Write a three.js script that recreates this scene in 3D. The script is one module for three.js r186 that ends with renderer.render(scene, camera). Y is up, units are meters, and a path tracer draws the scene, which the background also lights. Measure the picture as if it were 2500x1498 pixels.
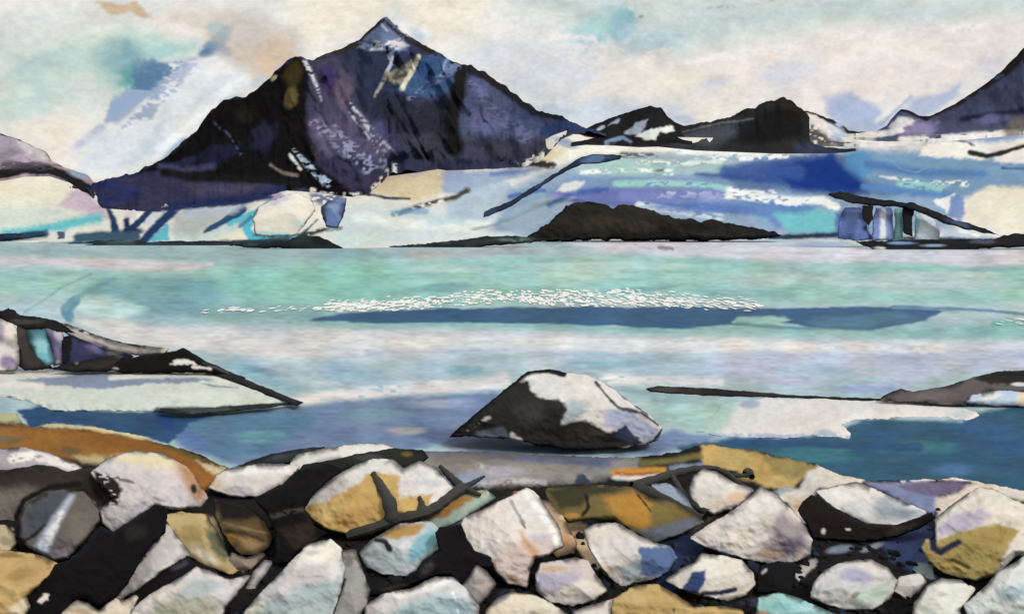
import * as THREE from 'three';

// ------------------------------------------------------------------ camera, sky, sun, exposure
const W = 2500, HH = 1498, F = 1606, CX = 1250, HY = 545, EYE = 5;      // survey of the view: focal length and horizon in photo units, eye height in metres
const SUN = new THREE.Vector3(0.62, 0.72, 0.42).normalize();
const ALBEDO = 0.97;

const scene = new THREE.Scene();
const camera = new THREE.PerspectiveCamera(50, W / HH, 0.1, 9000);
camera.position.set(0, EYE, 0);
camera.lookAt(0, EYE, -100);
camera.setViewOffset(W, HH, 0, 204, W, HH);                             // a shift lens, as used for level landscapes

const renderer = new THREE.WebGLRenderer({ antialias: true });
renderer.setSize(1024, 613);
renderer.toneMapping = THREE.LinearToneMapping;
renderer.toneMappingExposure = 1.06;
renderer.shadowMap.enabled = true;

const sun = new THREE.DirectionalLight(0xfffaf4, 1.6);
sun.position.copy(SUN).multiplyScalar(400);
sun.castShadow = true;
sun.shadow.radius = 24;
sun.shadow.mapSize.set(2048, 2048);
Object.assign(sun.shadow.camera, { left: -300, right: 300, top: 300, bottom: -300, near: 1, far: 2000 });
scene.add(sun, sun.target);

// ------------------------------------------------------------------ small maths
const clamp = (x, a = 0, b = 1) => Math.min(b, Math.max(a, x));
const lerp = (a, b, t) => a + (b - a) * t;
const sstep = (a, b, x) => { const t = clamp((x - a) / (b - a)); return t * t * (3 - 2 * t); };
function hash(x, y, s = 0) {
  let h = Math.imul(x, 374761393) ^ Math.imul(y, 668265263) ^ Math.imul(s + 11, 2147483629);
  h = Math.imul(h ^ (h >>> 13), 1274126177); h ^= h >>> 16;
  return (h >>> 0) / 4294967296;
}
function vnoise(x, y, s = 0) {
  const xi = Math.floor(x), yi = Math.floor(y), fx = x - xi, fy = y - yi;
  const u = fx * fx * (3 - 2 * fx), v = fy * fy * (3 - 2 * fy);
  return lerp(lerp(hash(xi, yi, s), hash(xi + 1, yi, s), u), lerp(hash(xi, yi + 1, s), hash(xi + 1, yi + 1, s), u), v);
}
function fbm(x, y, s = 0, n = 4) { let a = 0.5, t = 0, w = 0; for (let i = 0; i < n; i++) { t += a * vnoise(x, y, s + i * 7); w += a; a *= 0.5; x *= 2.03; y *= 2.03; } return t / w; }
let seed = 7; const rnd = () => { seed = (seed + 0x6D2B79F5) | 0; let t = Math.imul(seed ^ (seed >>> 15), 1 | seed); t = (t + Math.imul(t ^ (t >>> 7), 61 | t)) ^ t; return ((t ^ (t >>> 14)) >>> 0) / 4294967296; };
const lin1 = c => c <= 0.04045 ? c / 12.92 : Math.pow((c + 0.055) / 1.055, 2.4);
const cache = {};
function col(hex) { return cache[hex] ||= [1, 3, 5].map(i => lin1(parseInt(hex.slice(i, i + 2), 16) / 255)); }
const pairs = a => { const r = []; for (let i = 0; i < a.length; i += 2) r.push([a[i], a[i + 1]]); return r; };
function along(pts, x) {                                                // y of a polyline at x
  if (x <= pts[0][0]) return pts[0][1];
  for (let i = 1; i < pts.length; i++) if (x <= pts[i][0]) { const t = (x - pts[i - 1][0]) / (pts[i][0] - pts[i - 1][0]); return lerp(pts[i - 1][1], pts[i][1], t); }
  return pts[pts.length - 1][1];
}
const curve = a => { const p = pairs(a); return x => along(p, x); };
const at = (px, py, d) => [(px - CX) / F * d, EYE - (py - HY) / F * d, -d];   // a sight line and a distance give a point
const flatD = (py, h = 0) => (EYE - h) * F / (py - HY);                 // distance at which a sight line meets the level h

// signed distance to a polygon (inside negative)
function sdPoly(p, x, y) {
  let d = 1e18, s = 1;
  for (let i = 0, j = p.length - 1; i < p.length; j = i++) {
    const ex = p[j][0] - p[i][0], ey = p[j][1] - p[i][1], wx = x - p[i][0], wy = y - p[i][1];
    const t = clamp((wx * ex + wy * ey) / (ex * ex + ey * ey || 1)), bx = wx - ex * t, by = wy - ey * t;
    d = Math.min(d, bx * bx + by * by);
    const c1 = y >= p[i][1], c2 = y < p[j][1], c3 = ex * wy > ey * wx;
    if ((c1 && c2 && c3) || (!c1 && !c2 && !c3)) s = -s;
  }
  return s * Math.sqrt(d);
}
// ------------------------------------------------------------------ mineral and water colours: patches with uneven edges over a base
const bbox = p => { let a = 1e9, b = 1e9, c = -1e9, d = -1e9; for (const [x, y] of p) { a = Math.min(a, x); b = Math.min(b, y); c = Math.max(c, x); d = Math.max(d, y); } return [a, b, c, d]; };
const patch = (hex, alpha, soft, pts, o = {}) => { const p = pairs(pts); return { c: col(hex), alpha: alpha >= 0.94 ? 1 : alpha, soft, p, bb: bbox(p), rough: 5, dry: 0, ...o, kind: 0 }; };
const vein = (hex, alpha, soft, w, pts, o = {}) => { const p = pairs(pts), b = bbox(p), m = Math.max(...[].concat(w)); return { c: col(hex), alpha: alpha >= 0.9 ? 1 : alpha, soft, w: [].concat(w), p, bb: [b[0] - m, b[1] - m, b[2] + m, b[3] + m], rough: 2.5, dry: 0, ...o, kind: 1 }; };
const blot = (hex, alpha, x, y, rx, ry, rot = 0, o = {}) => { const m = Math.max(rx, ry) * 1.3; return { c: col(hex), alpha, x, y, rx, ry, cs: Math.cos(rot * Math.PI / 180), sn: Math.sin(rot * Math.PI / 180), bb: [x - m, y - m, x + m, y + m], soft: 0.6, dry: 0, ...o, kind: 2 }; };
function sdVein(s, x, y) {
  let best = 1e9; const n = s.p.length - 1;
  for (let i = 0; i < n; i++) {
    const a = s.p[i], b = s.p[i + 1], ex = b[0] - a[0], ey = b[1] - a[1];
    const t = clamp(((x - a[0]) * ex + (y - a[1]) * ey) / (ex * ex + ey * ey || 1));
    const w = s.w.length > 1 ? lerp(s.w[0], s.w[s.w.length - 1], (i + t) / n) : s.w[0];
    best = Math.min(best, Math.hypot(x - a[0] - ex * t, y - a[1] - ey * t) - w / 2);
  }
  return best;
}
const grain = (x, y, st = 1.6) => 0.55 * vnoise(x / (5 * st), y / 4.2, 91) + 0.45 * vnoise(x / (11 * st), y / 8, 92);
function tint(base, list, x, y, st = 1.6, mottle = 0.1, streak = 0) {
  let r = base[0], g = base[1], b = base[2];
  const ws = 1 + streak * 14, wob = vnoise(x / (26 * ws), y / 17, 31) - 0.5, wob2 = vnoise(x / (7.5 * ws), y / 5.5, 33) - 0.5;
  let gr = -1;
  for (const s of list) {
    const m = (s.soft > 1 ? s.soft : 0) + 8, q = s.bb;
    if (x < q[0] - m || x > q[2] + m || y < q[1] - m || y > q[3] + m) continue;
    let a;
    if (s.kind === 2) {
      const dx = x - s.x, dy = y - s.y, u = (dx * s.cs + dy * s.sn) / s.rx, v = (dy * s.cs - dx * s.sn) / s.ry;
      a = sstep(1, 1 - s.soft, Math.hypot(u, v) + wob * 0.35 + wob2 * 0.12);
    } else {
      const d = (s.kind ? sdVein(s, x, y) : sdPoly(s.p, x, y)) + (wob * 1.3 + wob2) * s.rough;
      a = sstep(s.soft, -s.soft, d);
    }
    if (a <= 0) continue;
    a *= s.alpha;
    if (s.dry) { if (gr < 0) gr = grain(x, y, st); a *= sstep(s.dry - 0.07, s.dry + 0.07, gr); }
    r = lerp(r, s.c[0], a); g = lerp(g, s.c[1], a); b = lerp(b, s.c[2], a);
  }
  let k = 1 + mottle * ((vnoise(x / 60, y / 38, 41) - 0.5) * 1.1 + (vnoise(x / (14 * st), y / 11, 43) - 0.5) * 0.9 + (vnoise(x / (5 * st), y / 4, 47) - 0.5) * 1.0);
  if (streak) { const q = 1 + streak * ((vnoise(x / 210, y / 4.5, 61) - 0.5) * 1.3 + (vnoise(x / 70, y / 2.6, 62) - 0.5) * 1.2); r *= q * 0.98; g *= q; b *= q * 1.01; }
  const hue = (vnoise(x / 75, y / 45, 53) - 0.5) * mottle * 0.6;
  return [r * k * (1 + hue), g * k, b * k * (1 - hue)];
}

// ------------------------------------------------------------------ sky: broken cloud, cream and pale green, thin blue gaps (by direction)
const skyBase = col('#e4e2de');
const skyMarks = [
  patch('#c8d5ce', 0.85, 90, [-300, 60, 40, 70, 200, 50, 330, 70, 360, 180, 280, 270, 100, 270, -300, 260]),
  patch('#e6dfd4', 0.8, 50, [-300, 290, 150, 270, 240, 300, 170, 380, 100, 420, -300, 420]),
  patch('#ece4d3', 0.9, 70, [640, -80, 1150, -80, 1200, 60, 1050, 120, 960, 60, 900, 60, 760, 140, 720, 90]),
  patch('#cbbfb4', 0.85, 30, [430, 50, 560, 20, 650, 40, 720, 90, 730, 160, 660, 190, 560, 160, 480, 90]),
  blot('#d6bda2', 0.75, 675, 135, 60, 60, 60), blot('#dcc2a8', 0.7, 640, 195, 60, 45, -40), blot('#e4cdb2', 0.6, 560, 225, 60, 50),
  patch('#cdb48c', 0.85, 5, [238, 4, 305, 12, 330, 3, 345, 20, 372, 45, 340, 40, 318, 28, 285, 37, 262, 28]),
  patch('#e9e2da', 0.8, 20, [340, 60, 420, 45, 500, 75, 470, 110, 400, 100]),
  patch('#a9cdc6', 0.85, 34, [225, 110, 300, 75, 380, 80, 430, 105, 480, 95, 500, 130, 400, 150, 370, 180, 340, 240, 290, 240, 240, 190]),
  blot('#74aaaa', 0.8, 315, 160, 48, 60, 30), blot('#8fb4bb', 0.6, 275, 150, 60, 40, 20), blot('#5e9c9b', 0.75, 322, 180, 34, 40, 10), blot('#7da6b0', 0.7, 310, 118, 24, 34, -10), blot('#a4c9c4', 0.7, 400, 125, 60, 20, -10),
  patch('#b9c2cf', 0.85, 10, [330, 150, 390, 150, 460, 138, 480, 150, 440, 195, 410, 225, 380, 245, 340, 235], { dry: 0.3 }),
  patch('#5a7ea6', 0.95, 9, [277, 238, 320, 218, 350, 205, 392, 196, 390, 228, 350, 250, 325, 275, 292, 304, 255, 298, 262, 270], { rough: 9 }), patch('#587d9f', 0.9, 8, [322, 150, 372, 148, 400, 165, 400, 200, 340, 225, 322, 190], { rough: 9 }),
  blot('#5f84a4', 0.85, 510, 118, 36, 24, -35), blot('#52789a', 0.7, 500, 128, 22, 14, -20), blot('#8aa3b0', 0.7, 540, 92, 44, 26, -60), blot('#a4bcc0', 0.7, 520, 66, 30, 20, -30), blot('#98a4b2', 0.6, 545, 125, 26, 20),
  blot('#a9b4cc', 0.85, 240, 318, 34, 18, -35), blot('#a4afc8', 0.8, 195, 350, 18, 13, -20), blot('#b4bcd0', 0.7, 255, 340, 30, 10, -10), blot('#c9cdd8', 0.6, 215, 340, 70, 20, -30),
  patch('#dde1e4', 0.95, 22, [185, 425, 235, 340, 330, 262, 400, 205, 470, 152, 540, 140, 590, 170, 610, 215, 560, 250, 500, 300, 420, 370, 360, 400]),
  vein('#c9d1d8', 0.6, 14, [14, 30], [545, 200, 470, 260, 400, 320]), vein('#f0eff0', 0.7, 10, [12, 26], [560, 215, 470, 290, 390, 365]),
  vein('#bfcbd2', 0.5, 12, [10, 20], [420, 230, 380, 330, 300, 395]), blot('#f3efe6', 0.6, 535, 165, 45, 20, -10),
  blot('#b9c9d6', 0.7, 630, 200, 30, 22, -40), blot('#a9c4cc', 0.6, 560, 240, 40, 12, -15), blot('#8aa4bd', 0.7, 425, 365, 60, 14, -42),
  patch('#c9d5d2', 0.9, 60, [1100, -100, 2700, -200, 2700, 60, 2300, 80, 1900, 100, 1600, 150, 1440, 120, 1350, 60]),
  blot('#a9c8c8', 0.8, 1480, 60, 120, 60, -20), blot('#86b2bd', 0.8, 1515, 55, 50, 60, 10), blot('#93bcc6', 0.8, 1440, 95, 60, 22), blot('#aebfc8', 0.7, 1560, 120, 90, 40), vein('#8c8c88', 0.5, 4, 4, [1730, 20, 1850, 8, 1920, -4], { dry: 0.5 }), blot('#6b6b68', 0.6, 1565, 40, 9, 6), blot('#a8cfd0', 0.8, 1430, 75, 70, 30, -10), blot('#8fb4c8', 0.6, 1520, 75, 40, 30), blot('#b0ccd4', 0.6, 1600, 100, 90, 30, 10),
  patch('#d2d6dc', 0.85, 40, [1130, 140, 1250, 100, 1420, 90, 1480, 130, 1500, 200, 1400, 270, 1350, 280, 1250, 220]),
  blot('#e6e4e4', 0.75, 1425, 140, 70, 50, 20, { dry: 0.4 }), vein('#eae6e2', 0.8, 6, 14, [1330, 95, 1390, 88, 1450, 95, 1480, 120, 1460, 160], { dry: 0.42 }),
  patch('#e6ded8', 0.95, 35, [1700, 135, 1850, 110, 2050, 75, 2250, 65, 2450, 40, 2800, 20, 2800, 150, 2500, 150, 2380, 190, 2300, 240, 2150, 260, 1980, 240, 1880, 220, 1750, 220]),
  patch('#e3dcd3', 0.8, 30, [1480, 150, 1620, 130, 1760, 170, 1880, 210, 1750, 290, 1600, 280, 1500, 290, 1400, 260]),
  blot('#c3c9d8', 0.6, 1740, 200, 80, 16, -12), blot('#cfd0dc', 0.6, 1930, 175, 110, 40, -10), blot('#e8e2d2', 0.7, 1660, 195, 80, 40),
  patch('#c5cfdd', 0.7, 25, [1380, 290, 1450, 230, 1560, 240, 1660, 250, 1700, 300, 1600, 320, 1430, 320]),
  patch('#a6b5d4', 0.9, 12, [2010, 240, 2080, 225, 2140, 260, 2180, 300, 2140, 330, 2040, 330]),
  patch('#a9b7d4', 0.85, 10, [2180, 300, 2230, 240, 2300, 230, 2345, 200, 2340, 230, 2270, 280, 2200, 300]),
  patch('#e6dedc', 0.9, 6, [2145, 290, 2200, 240, 2230, 225, 2190, 270, 2165, 300]),
  blot('#d6d0d6', 0.7, 2420, 150, 60, 60, -40), blot('#efe6df', 0.8, 2150, 130, 160, 50, -8), blot('#e9e0da', 0.7, 1600, 130, 70, 14, -20, { dry: 0.45 }), vein('#f0e9e2', 0.8, 5, 10, [2140, 296, 2180, 262, 2215, 236]), vein('#9fb0cf', 0.8, 4, 8, [2158, 298, 2190, 268, 2225, 236]), blot('#f2eeea', 0.9, 1830, 40, 16, 8, -30), blot('#a9c9c4', 0.5, 130, 160, 160, 60, -20), blot('#b5cfc8', 0.6, 60, 260, 140, 40, -10), vein('#eef0f0', 0.8, 8, [10, 22], [590, 190, 500, 250, 430, 320, 390, 360]), blot('#c3d2d2', 0.6, 1750, 60, 300, 40, -4), blot('#b9cccc', 0.6, 2000, 30, 260, 30, -4), vein('#eeeae6', 0.7, 8, 20, [1680, 150, 1900, 118, 2150, 88, 2400, 62], { dry: 0.4 }), blot('#ccd3da', 0.7, 1300, 190, 90, 50, -20), blot('#bcc9d4', 0.7, 1350, 270, 70, 20, 10), blot('#d9dce0', 0.8, 1200, 130, 60, 40), vein('#e9ecee', 0.85, 6, [14, 30], [955, 30, 1000, 70, 1040, 90]), blot('#b8c6d8', 0.7, 1020, 85, 30, 20, 40), blot('#b9c9d8', 0.6, 1660, 290, 50, 14, 20),
  patch('#5d7f9f', 0.9, 6, [340, 165, 420, 150, 460, 150, 440, 190, 400, 235, 370, 240, 340, 230], { dry: 0.5 }), patch('#dad9e2', 0.9, 5, [350, 262, 390, 235, 440, 165, 470, 155, 450, 200, 400, 240, 330, 300, 300, 312], { dry: 0.47 }), patch('#52758f', 0.85, 6, [332, 280, 352, 266, 380, 268, 370, 290, 340, 294], { dry: 0.38 }),
  vein('#8fa2bd', 0.8, 5, [10, 34], [300, 312, 350, 268, 420, 215], { dry: 0.5 }), vein('#aab4c8', 0.8, 6, [40, 30], [380, 240, 430, 195, 475, 152], { dry: 0.5 }), blot('#8aa9b4', 0.5, 300, 130, 80, 50, 20), vein('#c4ced4', 0.6, 10, [20, 34], [320, 400, 430, 300, 520, 230]), blot('#dfe4e4', 0.7, 430, 300, 60, 26, -40),
];
{
  const w = 4096, h = 2048, data = new Float32Array(w * h * 4), back = col('#dcdad4'), low = col('#b9bcc0');
  for (let j = 0; j < h; j++) {
    const el = ((j + 0.5) / h - 0.5) * Math.PI;
    for (let i = 0; i < w; i++) {
      const az = ((i + 0.5) / w - 0.5) * 2 * Math.PI;                  // 0 looks along +x in three's mapping
      const dx = Math.cos(el) * Math.cos(az), dz = Math.cos(el) * Math.sin(az), dy = Math.sin(el);
      let c;
      const front = sstep(0.45, 0.62, -dz);
      if (front > 0 && el > -0.1) {
        const px = CX + F * dx / -dz, py = HY - F * dy / -dz;
        c = tint(skyBase, skyMarks, px, py, 1.6, 0.14).map(v => v * 0.965);
      }
      if (!c || front < 1) {
        const n = fbm(dx * 3 + 9, dy * 5 + dz * 3, 5, 4), m = sstep(0.4, 0.62, n);
        const o = [0, 1, 2].map(k => lerp(back[k] * 1.0, [0.62, 0.68, 0.67][k], m));
        if (el < 0) for (let k = 0; k < 3; k++) o[k] = lerp(o[k], low[k], sstep(0, -0.2, el));
        c = c ? o.map((v, k) => lerp(v, c[k], front)) : o;
      }
      const q = (j * w + i) * 4;
      data[q] = c[0]; data[q + 1] = c[1]; data[q + 2] = c[2]; data[q + 3] = 1;
    }
  }
  const sky = new THREE.DataTexture(data, w, h, THREE.RGBAFormat, THREE.FloatType);
  sky.mapping = THREE.EquirectangularReflectionMapping;
  sky.magFilter = THREE.LinearFilter; sky.minFilter = THREE.LinearFilter; sky.needsUpdate = true;
  scene.background = sky; scene.environment = sky;
}

// ------------------------------------------------------------------ materials
function grainMap(size, s) {
  const d = new Uint8Array(size * size * 4);
  for (let j = 0; j < size; j++) for (let i = 0; i < size; i++) {
    const wrap = (f, k) => { const u = i / size, v = j / size; let t = 0; for (const [a, b] of [[0, 0], [1, 0], [0, 1], [1, 1]]) t += vnoise((u - a) * f + 50, (v - b) * f + 50, k) * (a ? u : 1 - u) * (b ? v : 1 - v); return t; };
    const v = 255 * clamp(0.35 * wrap(9, s) + 0.35 * wrap(27, s + 1) + 0.3 * wrap(80, s + 2)), q = (j * size + i) * 4;
    d[q] = d[q + 1] = d[q + 2] = v; d[q + 3] = 255;
  }
  const t = new THREE.DataTexture(d, size, size); t.wrapS = t.wrapT = THREE.RepeatWrapping; t.magFilter = THREE.LinearFilter; t.needsUpdate = true; return t;
}
const rockGrain = grainMap(256, 61);
const M = {
  rock: new THREE.MeshPhysicalMaterial({ vertexColors: true, roughness: 0.95, specularIntensity: 0.08, bumpMap: rockGrain, bumpScale: 0.005, side: THREE.DoubleSide }),
  land: new THREE.MeshPhysicalMaterial({ vertexColors: true, roughness: 1, specularIntensity: 0, side: THREE.DoubleSide }),
  water: new THREE.MeshPhysicalMaterial({ vertexColors: true, roughness: 0.45, specularIntensity: 0.03, side: THREE.DoubleSide }),
  wood: new THREE.MeshStandardMaterial({ color: new THREE.Color().setRGB(0.035, 0.034, 0.03), roughness: 0.85, bumpMap: rockGrain, bumpScale: 0.008 }),
  foam: new THREE.MeshStandardMaterial({ color: new THREE.Color().setRGB(0.88, 0.87, 0.86), roughness: 0.9, side: THREE.DoubleSide }),
};

// ------------------------------------------------------------------ naming and mesh helpers
const used = {};
function numbered(n) { const k = used[n] = (used[n] || 0) + 1; return k === 1 ? n : `${n}_${String(k - 1).padStart(3, '0')}`; }
function tag(o, label, category, group, kind) { o.userData = { label, category }; if (group) o.userData.group = group; if (kind) o.userData.kind = kind; return o; }
function mesh(name, pos, colr, idx, material, uv, origin = [0, 0, 0], parent = scene) {
  const g = new THREE.BufferGeometry();
  for (let i = 0; i < pos.length; i += 3) for (let k = 0; k < 3; k++) pos[i + k] -= origin[k];
  g.setAttribute('position', new THREE.Float32BufferAttribute(pos, 3));
  if (colr) { for (let i = 0; i < colr.length; i++) colr[i] = clamp(colr[i] * ALBEDO, 0.004, 0.92); g.setAttribute('color', new THREE.Float32BufferAttribute(colr, 3)); }
  if (uv) g.setAttribute('uv', new THREE.Float32BufferAttribute(uv, 2));
  g.setIndex(idx); g.computeVertexNormals();
  const m = new THREE.Mesh(g, material);
  m.name = parent === scene ? numbered(name) : name; m.position.set(...origin); m.castShadow = m.receiveShadow = true;
  parent.add(m); return m;
}
const stepsOf = (list) => { const r = []; for (let i = 0; i < list.length - 1; i++) { const [a, s] = list[i], b = list[i + 1][0]; for (let x = a; x < b - 1e-6; x += s) r.push(x); } r.push(list[list.length - 1][0]); return r; };

// terrain between a lower and an upper line, falling away behind the upper one
function slope(name, label, category, { xs, lower, upper, dLower, dUpper, rows = 60, back = 500, marks, base, relief = 0, jag = 0, ragged = 0, pow = 1, kind = 'structure', mottle = 0.12, sink = 1 }) {
  const pos = [], c = [], idx = [], nx = xs.length, baseC = col(base);
  const all = rows + 5;
  for (let r = -1; r < all - 1; r++) for (const x of xs) {
    const yb = lower(x) + ragged * 2 * (fbm(x / 18, 9, 23, 3) - 0.5), yt = Math.min(yb - 0.5, upper(x) + jag * (fbm(x / 16, 3, 17, 3) - 0.5) * 2);
    const db = dLower(x), dt = dUpper(x);
    const v = clamp(r / (rows - 1)), py = lerp(yb, yt, v);
    let d = db * Math.pow(dt / db, Math.pow(v, pow));
    if (relief) d *= 1 + relief * sstep(0, 0.12, v) * sstep(1, 0.85, v) * ((fbm(x / 70 + py / 160, py / 90, 21, 4) - 0.5) * 1.2 - Math.abs(fbm(x / 46 - py / 90, py / 120, 25, 3) - 0.5) * 1.4);
    let p = at(x, py, d);
    if (r < 0) { p = at(x, yb, db * 0.985); p[1] -= sink; }
    if (r >= rows) { const k = (r - rows + 1) / 4, q = at(x, yt, dt + back * k); p = [q[0], lerp(at(x, yt, dt)[1], -3, Math.pow(k, 0.8)), q[2]]; }
    pos.push(...p); c.push(...tint(baseC, marks, x, py, 1.6, mottle));
  }
  for (let r = 0; r < all - 1; r++) for (let i = 0; i < nx - 1; i++) { const a = r * nx + i, b = a + 1, e = a + nx, f = e + 1; idx.push(a, b, f, a, f, e); }
  const m = mesh(name, pos, c, idx, M.land);
  return tag(m, label, category, null, kind);
}

// ------------------------------------------------------------------ land on the far side of the lake
const coast = curve([-900, 590, -30, 588, 100, 592, 300, 596, 480, 598, 700, 602, 830, 606, 940, 604, 1100, 600, 1270, 590, 1450, 586, 1900, 584, 2050, 590, 2120, 604, 2330, 608, 2500, 598, 3400, 592]);
const shoreTop = curve([-900, 420, 0, 417, 120, 414, 170, 430, 215, 447, 900, 432, 1240, 388, 1310, 352, 1350, 330, 1390, 316, 1440, 324, 1500, 332, 2000, 340, 2100, 330, 2190, 332, 2260, 326, 2500, 312, 3400, 300]);
const coastD = x => flatD(coast(x));
const shoreD = (x, y) => { const yb = coast(x), v = clamp((yb - y) / (yb - shoreTop(x))); return coastD(x) * Math.pow(900 / coastD(x), v); };

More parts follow.
